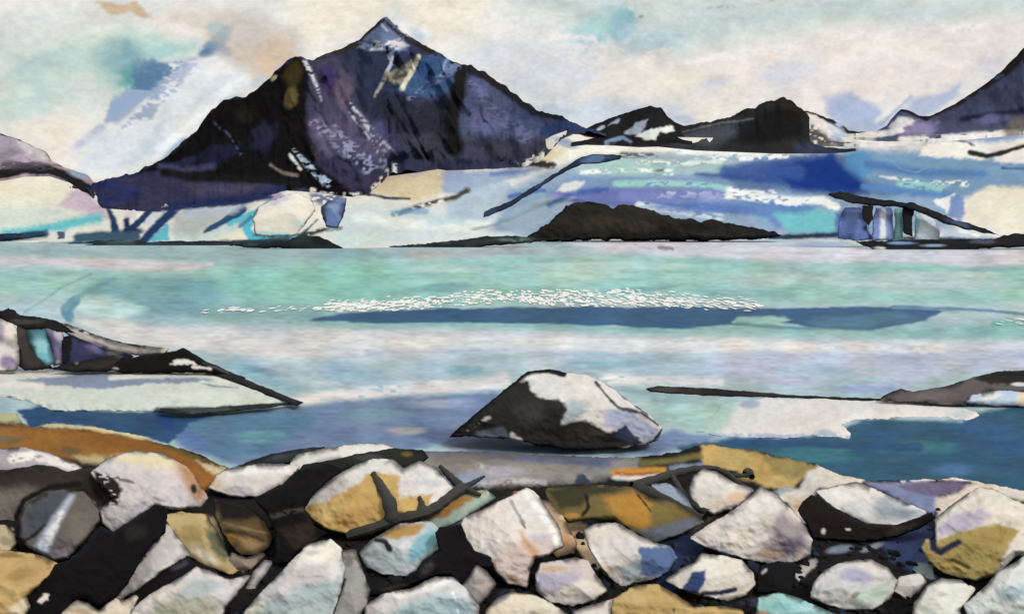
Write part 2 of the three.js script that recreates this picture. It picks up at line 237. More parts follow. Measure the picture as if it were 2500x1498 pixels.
const snowMarks = [
  // left: cream snow, mauve and turquoise stains, navy gullies
  patch('#e6ddca', 0.9, 14, [-900, 430, 90, 425, 170, 450, 190, 480, 130, 500, -900, 500]),
  patch('#cdd6cc', 0.8, 16, [-900, 510, 150, 505, 230, 520, 260, 560, -900, 575]),
  patch('#b9a2b4', 0.85, 10, [140, 500, 180, 465, 215, 470, 260, 510, 265, 540, 200, 520]),
  vein('#67b9c4', 0.9, 8, [18, 26], [10, 566, 130, 556, 200, 540, 240, 532], { rough: 5 }),
  patch('#a9c4c6', 0.7, 14, [420, 560, 480, 520, 580, 515, 600, 560, 520, 590, 420, 590]),
  patch('#a6a5a4', 0.75, 16, [415, 520, 450, 510, 560, 510, 620, 500, 560, 540, 480, 575, 420, 575]),
  patch('#cfc8d0', 0.8, 6, [305, 520, 345, 505, 355, 505, 330, 530, 300, 545]), patch('#b9c3c8', 0.8, 5, [370, 512, 405, 510, 390, 535, 345, 555]),
  patch('#62b0bf', 0.95, 5, [350, 590, 395, 555, 410, 540, 415, 590]), vein('#5cb6cc', 0.95, 4, [14, 22], [560, 545, 620, 520, 660, 498]),
  vein('#55b4cc', 0.95, 4, 22, [612, 530, 600, 560, 618, 582, 720, 580]), patch('#ddd9c8', 0.8, 5, [520, 590, 590, 555, 602, 590]),
  vein('#26395f', 0.95, 4, [10, 24], [258, 500, 275, 535, 283, 575]), vein('#223052', 0.95, 4, [16, 20], [308, 538, 312, 560, 330, 575]),
  vein('#26395f', 0.95, 3, [14, 20], [365, 515, 335, 545, 310, 565]), vein('#263a62', 0.95, 4, [26, 18], [450, 490, 400, 535, 345, 590]),
  vein('#2b4a6b', 0.9, 3, [8, 22], [498, 566, 545, 540, 590, 512]), vein('#3a6d8c', 0.8, 3, 9, [585, 552, 612, 530]),
  blot('#1f2c49', 0.95, 320, 565, 40, 14), vein('#35566e', 0.9, 5, [16, 20], [-400, 582, 0, 580, 110, 570]), vein('#3d5568', 0.9, 6, 26, [190, 580, 250, 577, 330, 578]),
  patch('#22325a', 0.9, 2, [137, 566, 160, 565, 158, 586, 138, 584]), vein('#34606f', 0.9, 4, 10, [85, 597, 160, 594, 260, 592]),
  vein('#2c3b48', 0.95, 4, [10, 16], [480, 594, 620, 590, 700, 586]),
  blot('#8b7aa4', 0.8, 672, 482, 26, 14, -30), patch('#4d5f86', 0.9, 6, [755, 470, 830, 470, 845, 490, 790, 500, 760, 490], { dry: 0.4 }), vein('#3d5f78', 0.9, 3, [5, 12], [775, 535, 745, 565, 725, 585]), vein('#4a5a58', 0.85, 4, 10, [620, 574, 680, 578, 760, 572], { dry: 0.42 }), vein('#343c3c', 0.9, 4, [8, 14], [735, 575, 790, 560, 830, 556], { dry: 0.4 }), patch('#a9b4c4', 0.8, 8, [430, 512, 560, 505, 600, 498, 570, 520, 440, 530]), vein('#23305a', 1, 5, 14, [360, 512, 450, 505, 560, 495, 660, 480]),
  // middle: white snow with blue wash, warm patch under the mountain
  patch('#c3d1d6', 0.8, 18, [840, 500, 1000, 500, 1240, 540, 1260, 575, 1000, 595, 830, 600]),
  patch('#c9dbd8', 0.7, 14, [800, 560, 960, 575, 900, 600, 820, 605]),
  patch('#d3c5a6', 0.95, 8, [895, 455, 930, 425, 960, 395, 1060, 405, 1090, 440, 1070, 480, 1010, 490, 930, 475]),
  patch('#c4b7ae', 0.7, 12, [945, 385, 1010, 388, 1060, 415, 1000, 440, 960, 430]), blot('#8b7aa4', 0.6, 1110, 425, 50, 25),
  patch('#8fa4c4', 0.85, 8, [1090, 420, 1260, 410, 1300, 425, 1200, 455, 1120, 480, 1080, 470]), vein('#4a66a4', 0.7, 6, 12, [1200, 425, 1270, 418, 1320, 412]),
  patch('#a9bcd0', 0.85, 10, [1080, 490, 1180, 450, 1240, 440, 1290, 450, 1240, 500, 1190, 540, 1100, 530]),
  vein('#4a4438', 0.9, 5, [10, 14], [960, 525, 1020, 505, 1060, 492, 1110, 482, 1140, 465], { dry: 0.35 }), vein('#3a3c44', 0.9, 3, [7, 4], [880, 470, 940, 482, 1000, 485]),
  vein('#6a9cc4', 0.7, 5, 12, [960, 520, 1000, 515, 1040, 515]), vein('#dfe4e4', 0.9, 8, 26, [870, 530, 1000, 548, 1200, 552]),
  vein('#a9c6d2', 0.6, 8, 16, [1050, 545, 1100, 535, 1130, 540]),
  patch('#d9cfae', 0.9, 6, [1280, 400, 1330, 360, 1390, 365, 1370, 400, 1330, 412]), patch('#e9e5da', 0.9, 10, [1380, 340, 1450, 350, 1480, 375, 1420, 385, 1370, 410, 1330, 400, 1380, 370]),
  vein('#37342c', 0.95, 4, [16, 20], [1100, 405, 1200, 402, 1300, 398, 1350, 405], { dry: 0.25 }), blot('#6b83ac', 0.7, 1385, 350, 40, 14, 20),
  patch('#e8e4de', 0.95, 5, [1235, 440, 1290, 432, 1335, 440, 1310, 460, 1260, 462]),
  // right: the blue ice field
  patch('#8fa5bf', 0.95, 16, [1240, 470, 1330, 420, 1430, 385, 1700, 372, 1960, 372, 2200, 365, 3400, 395, 3400, 470, 2330, 480, 2330, 560, 2100, 585, 1880, 575, 1700, 560, 1300, 580, 1200, 560]),
  patch('#a9c4c8', 0.95, 14, [1390, 400, 1520, 380, 1700, 375, 1800, 395, 1760, 420, 1600, 430, 1430, 440]),
  patch('#98a2aa', 0.75, 18, [1570, 370, 1700, 375, 1740, 400, 1660, 420, 1590, 415]),
  patch('#7d95b8', 0.95, 10, [1330, 470, 1400, 430, 1520, 430, 1760, 430, 1850, 440, 1840, 480, 1700, 480, 1560, 490, 1400, 505, 1340, 500]),
  patch('#6670aa', 0.9, 12, [1380, 475, 1470, 460, 1620, 460, 1750, 470, 1640, 500, 1500, 510, 1400, 500]),
  blot('#8b6fc8', 0.8, 1370, 485, 40, 22), patch('#9db0bf', 0.9, 8, [1225, 545, 1260, 505, 1320, 480, 1400, 480, 1390, 500, 1330, 545, 1270, 578]),
  patch('#dcdcdc', 0.95, 4, [1362, 465, 1375, 445, 1410, 440, 1425, 445, 1405, 470]), vein('#3f5fae', 0.8, 4, 10, [1245, 480, 1290, 470, 1330, 465]),
  vein('#9fd2c8', 0.85, 5, 14, [1505, 448, 1600, 446, 1720, 450, 1780, 462], { dry: 0.3 }), vein('#9fd0c6', 0.8, 6, 16, [1510, 412, 1580, 412, 1640, 414], { dry: 0.25 }),
  patch('#587099', 0.92, 12, [1760, 410, 1900, 380, 2060, 375, 2300, 400, 2560, 395, 2700, 460, 2100, 480, 1950, 470, 1800, 460]),
  patch('#7797b6', 0.95, 14, [2080, 370, 2280, 375, 2400, 395, 2700, 400, 3400, 400, 3400, 480, 2400, 480, 2200, 460, 2110, 440]),
  patch('#1e3a80', 0.97, 16, [1850, 420, 1890, 395, 1960, 385, 2040, 370, 2060, 405, 2110, 440, 2120, 470, 2040, 475, 1930, 462, 1900, 440]),
  vein('#3e5894', 0.8, 10, [26, 34], [1770, 418, 1860, 410, 1950, 420]), patch('#4f8cc0', 0.7, 14, [2060, 360, 2120, 365, 2130, 420, 2110, 440, 2070, 410]),
  vein('#35509a', 0.85, 6, [10, 18], [1560, 500, 1700, 505, 1800, 512], { dry: 0.35 }), vein('#2f4a90', 0.8, 7, [8, 20], [1700, 425, 1800, 432, 1900, 440]), vein('#3a5ba0', 0.8, 6, 12, [1340, 500, 1400, 470, 1480, 462]), vein('#eceeee', 0.95, 4, [8, 14], [1700, 384, 1800, 388, 1920, 380], { dry: 0.44 }), vein('#e8eceb', 0.95, 4, [6, 12], [2150, 430, 2260, 446, 2360, 448], { dry: 0.48 }), vein('#4d73a8', 0.8, 8, 20, [2120, 400, 2250, 420, 2400, 425]), vein('#eef0f0', 0.95, 4, [8, 12], [1420, 420, 1540, 414, 1640, 420], { dry: 0.5 }), vein('#9fcfca', 0.75, 6, 22, [2200, 450, 2260, 455, 2300, 460], { dry: 0.35 }), vein('#86a6c4', 0.6, 4, 3, [2180, 395, 2200, 412, 2240, 420, 2270, 405]),
  vein('#e9eaea', 0.95, 5, [12, 24], [1780, 462, 1860, 478, 1960, 490, 2010, 488, 2040, 505], { dry: 0.3 }), vein('#e9eaea', 0.9, 5, [18, 14], [1600, 478, 1760, 476, 1900, 470], { dry: 0.5 }),
  vein('#e6eae6', 0.95, 5, [20, 10], [1660, 368, 1760, 372, 1860, 374, 1960, 368], { dry: 0.3 }), vein('#ebe9e4', 0.95, 5, [26, 18], [1480, 358, 1560, 360, 1650, 360], { dry: 0.33 }),
  patch('#76bcc6', 0.95, 10, [1800, 492, 1960, 500, 2050, 520, 2040, 570, 1930, 568, 1900, 545, 1830, 520]), vein('#6478b4', 0.8, 8, 18, [1800, 510, 1880, 525, 1900, 550]),
  vein('#d9e2df', 0.9, 5, 16, [1560, 500, 1640, 512, 1690, 520, 1760, 528], { dry: 0.36 }), patch('#566aac', 0.9, 8, [2040, 520, 2110, 505, 2130, 575, 2040, 570]), patch('#5f78b4', 0.85, 10, [1560, 505, 1700, 490, 1900, 488, 2000, 505, 1960, 520, 1820, 520, 1700, 525]), vein('#5a86bc', 0.8, 6, 16, [2110, 455, 2250, 470, 2330, 480]), vein('#e8e9ea', 0.9, 4, [6, 16], [1640, 476, 1800, 480, 1950, 496], { dry: 0.42 }), vein('#dfe8e4', 0.85, 5, 12, [1560, 396, 1680, 398, 1760, 392], { dry: 0.5 }), vein('#7c86c0', 0.8, 8, 22, [1520, 478, 1660, 482, 1760, 476]),
  patch('#e2dac9', 0.97, 8, [2340, 520, 2380, 470, 2420, 455, 2600, 455, 3400, 460, 3400, 575, 2500, 565, 2400, 550]), patch('#e9e7e2', 0.97, 3, [2280, 490, 2330, 475, 2325, 500, 2315, 522]),
  patch('#6f88bf', 0.9, 5, [2322, 480, 2350, 480, 2360, 520, 2345, 545, 2315, 525]), patch('#b7c6da', 0.9, 6, [2300, 560, 2360, 556, 2430, 580, 2420, 590, 2300, 585]),
  vein('#e8e8e6', 0.9, 3, 9, [2345, 562, 2390, 575]),
  patch('#ece6dc', 0.97, 5, [2245, 380, 2260, 350, 2330, 340, 2400, 350, 2430, 375, 2400, 390, 2330, 385]), patch('#e2dcda', 0.95, 6, [2430, 375, 2500, 350, 3400, 350, 3400, 392, 2480, 398, 2430, 392]),
  vein('#2c2b2b', 0.97, 3, [14, 24, 8], [2370, 372, 2410, 380, 2450, 372, 2520, 350]), vein('#2a2a2e', 0.9, 3, 6, [2330, 342, 2360, 345, 2380, 356]), vein('#41628c', 0.9, 3, 6, [2450, 410, 2520, 412]),
  patch('#7f93c2', 0.9, 8, [2130, 340, 2250, 325, 2420, 315, 2520, 330, 2420, 350, 2330, 340, 2200, 355]), vein('#e6e3e4', 0.9, 4, 12, [2100, 345, 2150, 340, 2250, 330, 2330, 322], { dry: 0.3 }),
  vein('#3a3a3a', 0.8, 4, 14, [1520, 378, 1600, 378], { dry: 0.4 }), blot('#4b4b48', 0.8, 1610, 415, 14, 18, 60, { dry: 0.35 }),
  vein('#2b3a52', 0.92, 5, 12, [1880, 580, 2050, 572, 2160, 580, 2500, 590]),
];
slope('snow_shore', 'snow and blue ice field rising from the far side of the lake', 'snowfield', {
  xs: stepsOf([[-900, 40], [-60, 3], [2560, 40], [3400]]), lower: coast, upper: shoreTop, dLower: coastD, dUpper: () => 900, rows: 118, back: 300, base: '#dfdbd4', marks: snowMarks, mottle: 0.13,
});

const rise = (xs, pts) => { const f = curve(pts); return f; };
// the mountain
const peakLine = curve([170, 452, 205, 448, 250, 440, 330, 420, 400, 385, 440, 350, 480, 318, 515, 270, 545, 242, 600, 235, 640, 205, 672, 175, 700, 150, 722, 140, 760, 145, 800, 130, 850, 108, 880, 92, 905, 70, 930, 50, 945, 40, 960, 55, 985, 78, 1030, 108, 1070, 128, 1110, 150, 1150, 160, 1190, 180, 1230, 205, 1270, 240, 1310, 268, 1370, 285, 1400, 300, 1440, 312, 1480, 325]);
const footLine = curve([170, 455, 205, 460, 250, 505, 330, 512, 400, 514, 470, 500, 560, 492, 640, 478, 700, 462, 760, 466, 800, 470, 860, 478, 900, 470, 935, 440, 960, 405, 1000, 398, 1040, 408, 1090, 412, 1200, 408, 1280, 402, 1318, 388, 1345, 362, 1370, 335, 1400, 320, 1440, 326, 1480, 332]);
slope('mountain', 'dark pointed mountain with a black left ridge and violet scree face', 'mountain', {
  xs: stepsOf([[170, 2.5], [1480]]), lower: footLine, upper: peakLine, dLower: x => shoreD(x, footLine(x)) * 0.97, dUpper: x => lerp(shoreD(x, peakLine(x)) * 0.985, 1500, sstep(200, 560, x) * sstep(1480, 1300, x)), rows: 150, back: 700, base: '#36384f', relief: 0.12, ragged: 10, jag: 6, sink: 8, mottle: 0.28,
  marks: [
    blot('#5a3a58', 0.7, 770, 165, 16, 14), blot('#4a4d84', 0.8, 900, 150, 40, 40), blot('#55527c', 0.7, 930, 330, 50, 60, -30), patch('#474357', 0.9, 18, [760, 150, 830, 130, 860, 200, 830, 300, 800, 360, 860, 420, 800, 450, 760, 380, 750, 260]),
    patch('#565068', 0.8, 22, [770, 260, 840, 230, 880, 280, 960, 360, 920, 400, 830, 400, 770, 330]),
    blot('#6a6486', 0.7, 800, 330, 40, 70, -30), blot('#3f2f62', 0.7, 800, 190, 30, 50), blot('#6f5f74', 0.6, 840, 215, 30, 60, 10),
    patch('#2c3347', 0.95, 16, [860, 120, 960, 110, 960, 240, 900, 300, 880, 220]),
    patch('#292a39', 0.9, 20, [900, 230, 1000, 250, 1100, 240, 1090, 330, 1040, 380, 960, 330]),
    patch('#3d5478', 0.95, 8, [1020, 140, 1060, 130, 1100, 150, 1115, 185, 1105, 220, 1050, 240, 980, 225, 960, 220, 1000, 180]),
    blot('#2f4470', 0.8, 1040, 170, 30, 30, 30), vein('#5f86b8', 0.8, 5, 10, [1095, 145, 1112, 170, 1108, 200]),
    patch('#464d68', 0.95, 14, [1135, 180, 1180, 190, 1240, 230, 1290, 275, 1340, 320, 1330, 350, 1200, 370, 1110, 340, 1120, 260]),
    blot('#67658c', 0.6, 1180, 300, 60, 40, 30), blot('#5d5878', 0.7, 1280, 335, 60, 26), blot('#353c5c', 0.7, 1290, 270, 40, 30, 40), blot('#535a8a', 0.7, 1170, 215, 30, 40),
    patch('#3c3b4a', 0.9, 16, [960, 320, 1100, 330, 1340, 340, 1340, 375, 1200, 390, 1030, 390, 980, 370]),
    vein('#1e1d1d', 0.95, 8, [34, 40], [1125, 160, 1118, 230, 1100, 290, 1110, 360]), vein('#232326', 0.97, 5, [26, 14], [1110, 152, 1190, 185, 1240, 225, 1300, 272, 1380, 290]),
    vein('#2b3b5c', 0.9, 6, [22, 12], [1330, 320, 1380, 305, 1440, 318]),
    // black left ridge
    patch('#171516', 1, 7, [300, 432, 400, 385, 480, 318, 515, 265, 548, 238, 600, 233, 660, 180, 720, 138, 755, 150, 745, 260, 750, 330, 775, 400, 800, 440, 700, 470, 640, 440, 560, 440, 480, 430, 400, 425]),
    blot('#23233a', 0.9, 520, 380, 90, 30, -20), blot('#2a2a40', 0.8, 640, 330, 40, 50, 20), blot('#26221c', 0.8, 600, 280, 40, 30), blot('#2c3050', 0.8, 450, 395, 50, 14, -20), vein('#56566e', 0.7, 3, 5, [520, 300, 560, 330, 590, 380], { dry: 0.5 }), blot('#6b5a36', 0.85, 712, 235, 20, 36, 15), blot('#463c20', 0.7, 715, 180, 30, 40), blot('#cdbfa0', 0.9, 668, 190, 10, 6, -45),
    patch('#34344f', 0.97, 7, [200, 445, 300, 428, 400, 412, 480, 440, 600, 445, 700, 440, 690, 470, 560, 500, 400, 518, 250, 510]),
    patch('#4c465c', 0.8, 12, [450, 450, 560, 450, 640, 445, 600, 470, 480, 480]), vein('#2a3058', 0.9, 8, 20, [250, 490, 330, 470, 260, 450, 210, 452]), vein('#252d4e', 0.9, 7, 16, [420, 500, 520, 492, 620, 478, 690, 460]),
    vein('#4a4a70', 0.7, 7, 14, [390, 405, 450, 415, 520, 405]), vein('#1c1b1c', 0.95, 6, 20, [400, 420, 460, 432, 560, 435, 680, 440, 770, 450]), vein('#8a8078', 0.7, 3, 7, [660, 402, 690, 422, 725, 428]),
    patch('#17151a', 0.97, 7, [740, 390, 780, 400, 830, 440, 900, 460, 870, 485, 800, 475, 750, 460]),
    patch('#3c3850', 0.95, 8, [770, 400, 820, 380, 900, 395, 940, 420, 900, 460, 860, 470, 810, 430]),
    // snow runnels and scree
    vein('#b4c6dc', 0.9, 3, [9, 22], [718, 368, 750, 402, 796, 446], { dry: 0.47 }), vein('#9fb9d6', 0.85, 3, [5, 10], [735, 380, 764, 412, 790, 440], { dry: 0.3 }), vein('#cfd5d8', 0.9, 3, 9, [708, 378, 720, 395, 732, 412], { dry: 0.42 }), vein('#d0d2da', 0.9, 4, [10, 4], [745, 150, 760, 180, 780, 230, 785, 245], { dry: 0.36 }),
    vein('#c7c9d6', 0.8, 4, [8, 20], [850, 250, 900, 310, 950, 370], { dry: 0.5 }), vein('#aaa7c8', 0.75, 6, [20, 50], [765, 300, 830, 350, 900, 400], { dry: 0.54 }), vein('#b9b6cc', 0.8, 3, [5, 9], [855, 275, 905, 345, 940, 390], { dry: 0.42 }),
    vein('#c6c4d6', 0.9, 3, [12, 8], [952, 132, 958, 150, 945, 175], { dry: 0.22 }), vein('#a4a09c', 0.85, 3, [10, 7], [945, 180, 925, 215, 915, 235], { dry: 0.33 }),
    patch('#8d8878', 0.85, 5, [940, 180, 1000, 150, 1025, 135, 1000, 180, 980, 210, 950, 200]), vein('#d9d2b8', 0.95, 3, [7, 13], [1022, 138, 1005, 175, 982, 215]), vein('#3a3838', 0.85, 4, 10, [975, 165, 965, 190, 990, 180]),
    vein('#9aa6c8', 0.7, 3, 7, [1090, 145, 1080, 175, 1068, 195], { dry: 0.3 }),
    vein('#e6e2dc', 0.9, 3, [8, 16], [905, 462, 935, 432, 962, 402], { dry: 0.5 }), vein('#e2dfda', 0.85, 3, 12, [1260, 400, 1310, 390, 1345, 360], { dry: 0.5 }), vein('#e4e2de', 0.85, 3, 9, [760, 462, 820, 474, 880, 474], { dry: 0.52 }), vein('#8d8fb0', 0.7, 4, [10, 30], [800, 290, 870, 370, 930, 400], { dry: 0.52 }), vein('#7f88ae', 0.6, 5, [10, 26], [1000, 240, 1060, 200, 1110, 160], { dry: 0.5 }), vein('#6b7090', 0.6, 6, [20, 40], [1150, 200, 1200, 270, 1280, 330], { dry: 0.5 }),
    // pale peak
    patch('#66759a', 0.93, 6, [890, 90, 930, 55, 945, 35, 965, 65, 990, 95, 1000, 125, 930, 120, 870, 115]), patch('#cfcdd4', 0.9, 5, [870, 112, 920, 98, 980, 95, 1000, 112, 960, 122, 900, 122], { dry: 0.42 }), vein('#2f2a28', 0.9, 3, [5, 7], [880, 95, 910, 70, 938, 50]),
    vein('#2c2824', 0.95, 4, [7, 14], [945, 55, 970, 80, 1010, 105, 1060, 130], { dry: 0.3 }), vein('#37332f', 0.9, 4, 14, [770, 145, 830, 125, 880, 105, 930, 110], { dry: 0.45 }), vein('#ece9ea', 0.85, 3, 8, [958, 50, 985, 75, 1005, 90], { dry: 0.36 }), vein('#dcdde4', 0.8, 3, 5, [932, 60, 945, 75], { dry: 0.2 }),
  ],
});

// lower hills on both sides
function hill(label, span, top, foot, dTop, base, marks, extra = {}) {
  const up = curve(top), low = curve(foot);
  return slope('hill', label, 'hill', { xs: stepsOf([[span[0], 3], [span[1]]]), lower: low, upper: up, dLower: x => shoreD(x, low(x)) * 0.965, dUpper: () => dTop, rows: 50, back: 400, base, marks, relief: 0.06, jag: 3, sink: 6, mottle: 0.22, ...extra });
}
hill('low mauve hill with a dark foot at the far left edge', [-500, 232], [-500, 330, -60, 312, 0, 325, 40, 338, 70, 352, 110, 370, 125, 390, 150, 405, 190, 418, 215, 428, 232, 448], [-500, 441, 0, 438, 60, 427, 120, 426, 170, 442, 200, 464, 232, 474], 1000, '#a598a4', [
  patch('#d4c8c8', 0.8, 8, [30, 335, 75, 350, 120, 380, 125, 400, 60, 375]), blot('#8a7f94', 0.8, 20, 380, 50, 25, -20), blot('#b8a4b4', 0.8, 60, 385, 40, 14),
  vein('#232124', 1, 4, [22, 26], [-500, 430, 0, 425, 60, 412, 120, 415, 165, 430, 195, 452, 220, 466]), vein('#4a4650', 0.85, 5, 18, [10, 405, 70, 402, 120, 408], { dry: 0.35 }), vein('#33303a', 0.9, 2, [5, 4], [-40, 318, 0, 326, 60, 345, 110, 368, 122, 385]), blot('#8fa0b4', 0.9, 190, 425, 40, 12, 10), vein('#3b3f4c', 0.8, 2, 4, [130, 402, 180, 410, 210, 422]),
], { rows: 60 });
hill('small black crag with pale snow patches right of the mountain', [1395, 1690], [1395, 325, 1430, 312, 1480, 292, 1540, 272, 1590, 258, 1615, 264, 1630, 285, 1660, 304, 1690, 312], [1395, 350, 1430, 346, 1500, 348, 1560, 352, 1620, 350, 1690, 348], 1250, '#232224', [
  patch('#8fa0b6', 0.95, 3, [1490, 300, 1512, 292, 1508, 300, 1485, 306]), patch('#a9b4c6', 0.95, 3, [1448, 320, 1475, 306, 1478, 312, 1455, 324]), patch('#9fa3b0', 0.95, 4, [1525, 325, 1555, 300, 1580, 292, 1575, 310, 1560, 330]), patch('#e2dfda', 0.97, 3, [1550, 332, 1600, 312, 1640, 308, 1645, 318, 1610, 325, 1600, 340, 1575, 338]), vein('#7f93b4', 0.85, 3, 9, [1480, 345, 1520, 335, 1540, 345]), vein('#4a5a74', 0.8, 3, 10, [1395, 322, 1430, 320]),
]);
hill('rounded charcoal hill with a shaggy top behind the ice field', [1600, 2090], [1600, 340, 1650, 312, 1690, 303, 1740, 300, 1790, 280, 1850, 258, 1890, 246, 1915, 238, 1935, 250, 1960, 264, 1985, 292, 2015, 322, 2055, 342, 2090, 354], [1600, 350, 1700, 360, 1800, 364, 1900, 368, 2000, 368, 2060, 366, 2090, 362], 1200, '#2a292a', [
  patch('#4a4d58', 0.85, 14, [1620, 340, 1700, 315, 1800, 295, 1860, 290, 1800, 330, 1750, 355, 1640, 352]), patch('#1b1a1b', 0.9, 12, [1800, 300, 1900, 260, 1960, 270, 1960, 330, 1880, 350, 1800, 350]), vein('#6b6c70', 0.7, 2, 4, [1630, 330, 1760, 300, 1840, 290]),
  patch('#39415c', 0.7, 10, [1940, 350, 2060, 345, 2060, 372, 1940, 372]),
], { jag: 7 });
hill('low snow saddle outlined by a thin dark ridge', [1955, 2260], [1955, 268, 1985, 272, 2020, 288, 2050, 295, 2075, 318, 2120, 322, 2170, 318, 2195, 312, 2260, 300], [1955, 350, 2010, 350, 2100, 352, 2180, 350, 2260, 350], 1300, '#dcd8d8', [
  patch('#2b2b2c', 0.9, 8, [1950, 300, 1985, 305, 2030, 335, 2085, 346, 2090, 356, 1950, 356], { dry: 0.4 }), vein('#242326', 0.97, 3, [9, 15], [1955, 268, 1990, 274, 2030, 295, 2070, 322, 2120, 322, 2190, 316]), blot('#a9b3d0', 0.8, 2060, 335, 50, 14), patch('#b4bfd8', 0.7, 6, [2020, 305, 2050, 310, 2070, 330, 2040, 335]), blot('#9fb4d8', 0.9, 2052, 302, 12, 8),
]);
hill('steep slate blue hillside climbing out at the right edge', [2090, 3300], [2090, 324, 2140, 320, 2165, 306, 2190, 274, 2200, 266, 2215, 268, 2245, 282, 2270, 284, 2330, 255, 2400, 210, 2450, 170, 2500, 118, 2600, 60, 3300, -20], [2090, 334, 2140, 338, 2200, 342, 2260, 342, 2340, 336, 2430, 328, 2500, 322, 3300, 326], 1150, '#4d516c', [
  patch('#3f425c', 0.8, 16, [2280, 300, 2400, 220, 2500, 190, 2520, 290, 2380, 310]), patch('#8f86b0', 0.85, 12, [2190, 310, 2240, 295, 2290, 300, 2280, 335, 2200, 335]), patch('#e0dada', 0.9, 5, [2170, 310, 2195, 285, 2240, 292, 2220, 305, 2190, 318]),
  vein('#2b2624', 0.97, 6, [9, 46], [2270, 284, 2340, 250, 2420, 195, 2500, 130, 2600, 60], { dry: 0.25 }), vein('#e2dedc', 0.95, 5, 14, [2200, 340, 2300, 336, 2440, 326, 2520, 322], { dry: 0.35 }), vein('#e0dcda', 0.9, 4, 16, [2090, 330, 2160, 325, 2200, 318]), vein('#222124', 1, 3, [14, 16], [2190, 266, 2220, 270, 2262, 288]), vein('#25243c', 0.9, 5, 14, [2350, 290, 2430, 280, 2510, 268]), blot('#6b6660', 0.8, 2480, 310, 40, 26, -30), blot('#6b6a98', 0.7, 2420, 290, 60, 16, -10),
]);
{ // low country behind the hills, out to the horizon
  const g = new THREE.CircleGeometry(6500, 64); g.rotateX(-Math.PI / 2);
  const m = new THREE.Mesh(g, new THREE.MeshStandardMaterial({ color: new THREE.Color().setRGB(0.42, 0.44, 0.46), roughness: 1 }));
  m.name = numbered('ground'); m.position.set(0, -6, 0); m.receiveShadow = true; scene.add(tag(m, 'low ground beneath lake and hills', 'ground', null, 'structure'));
}

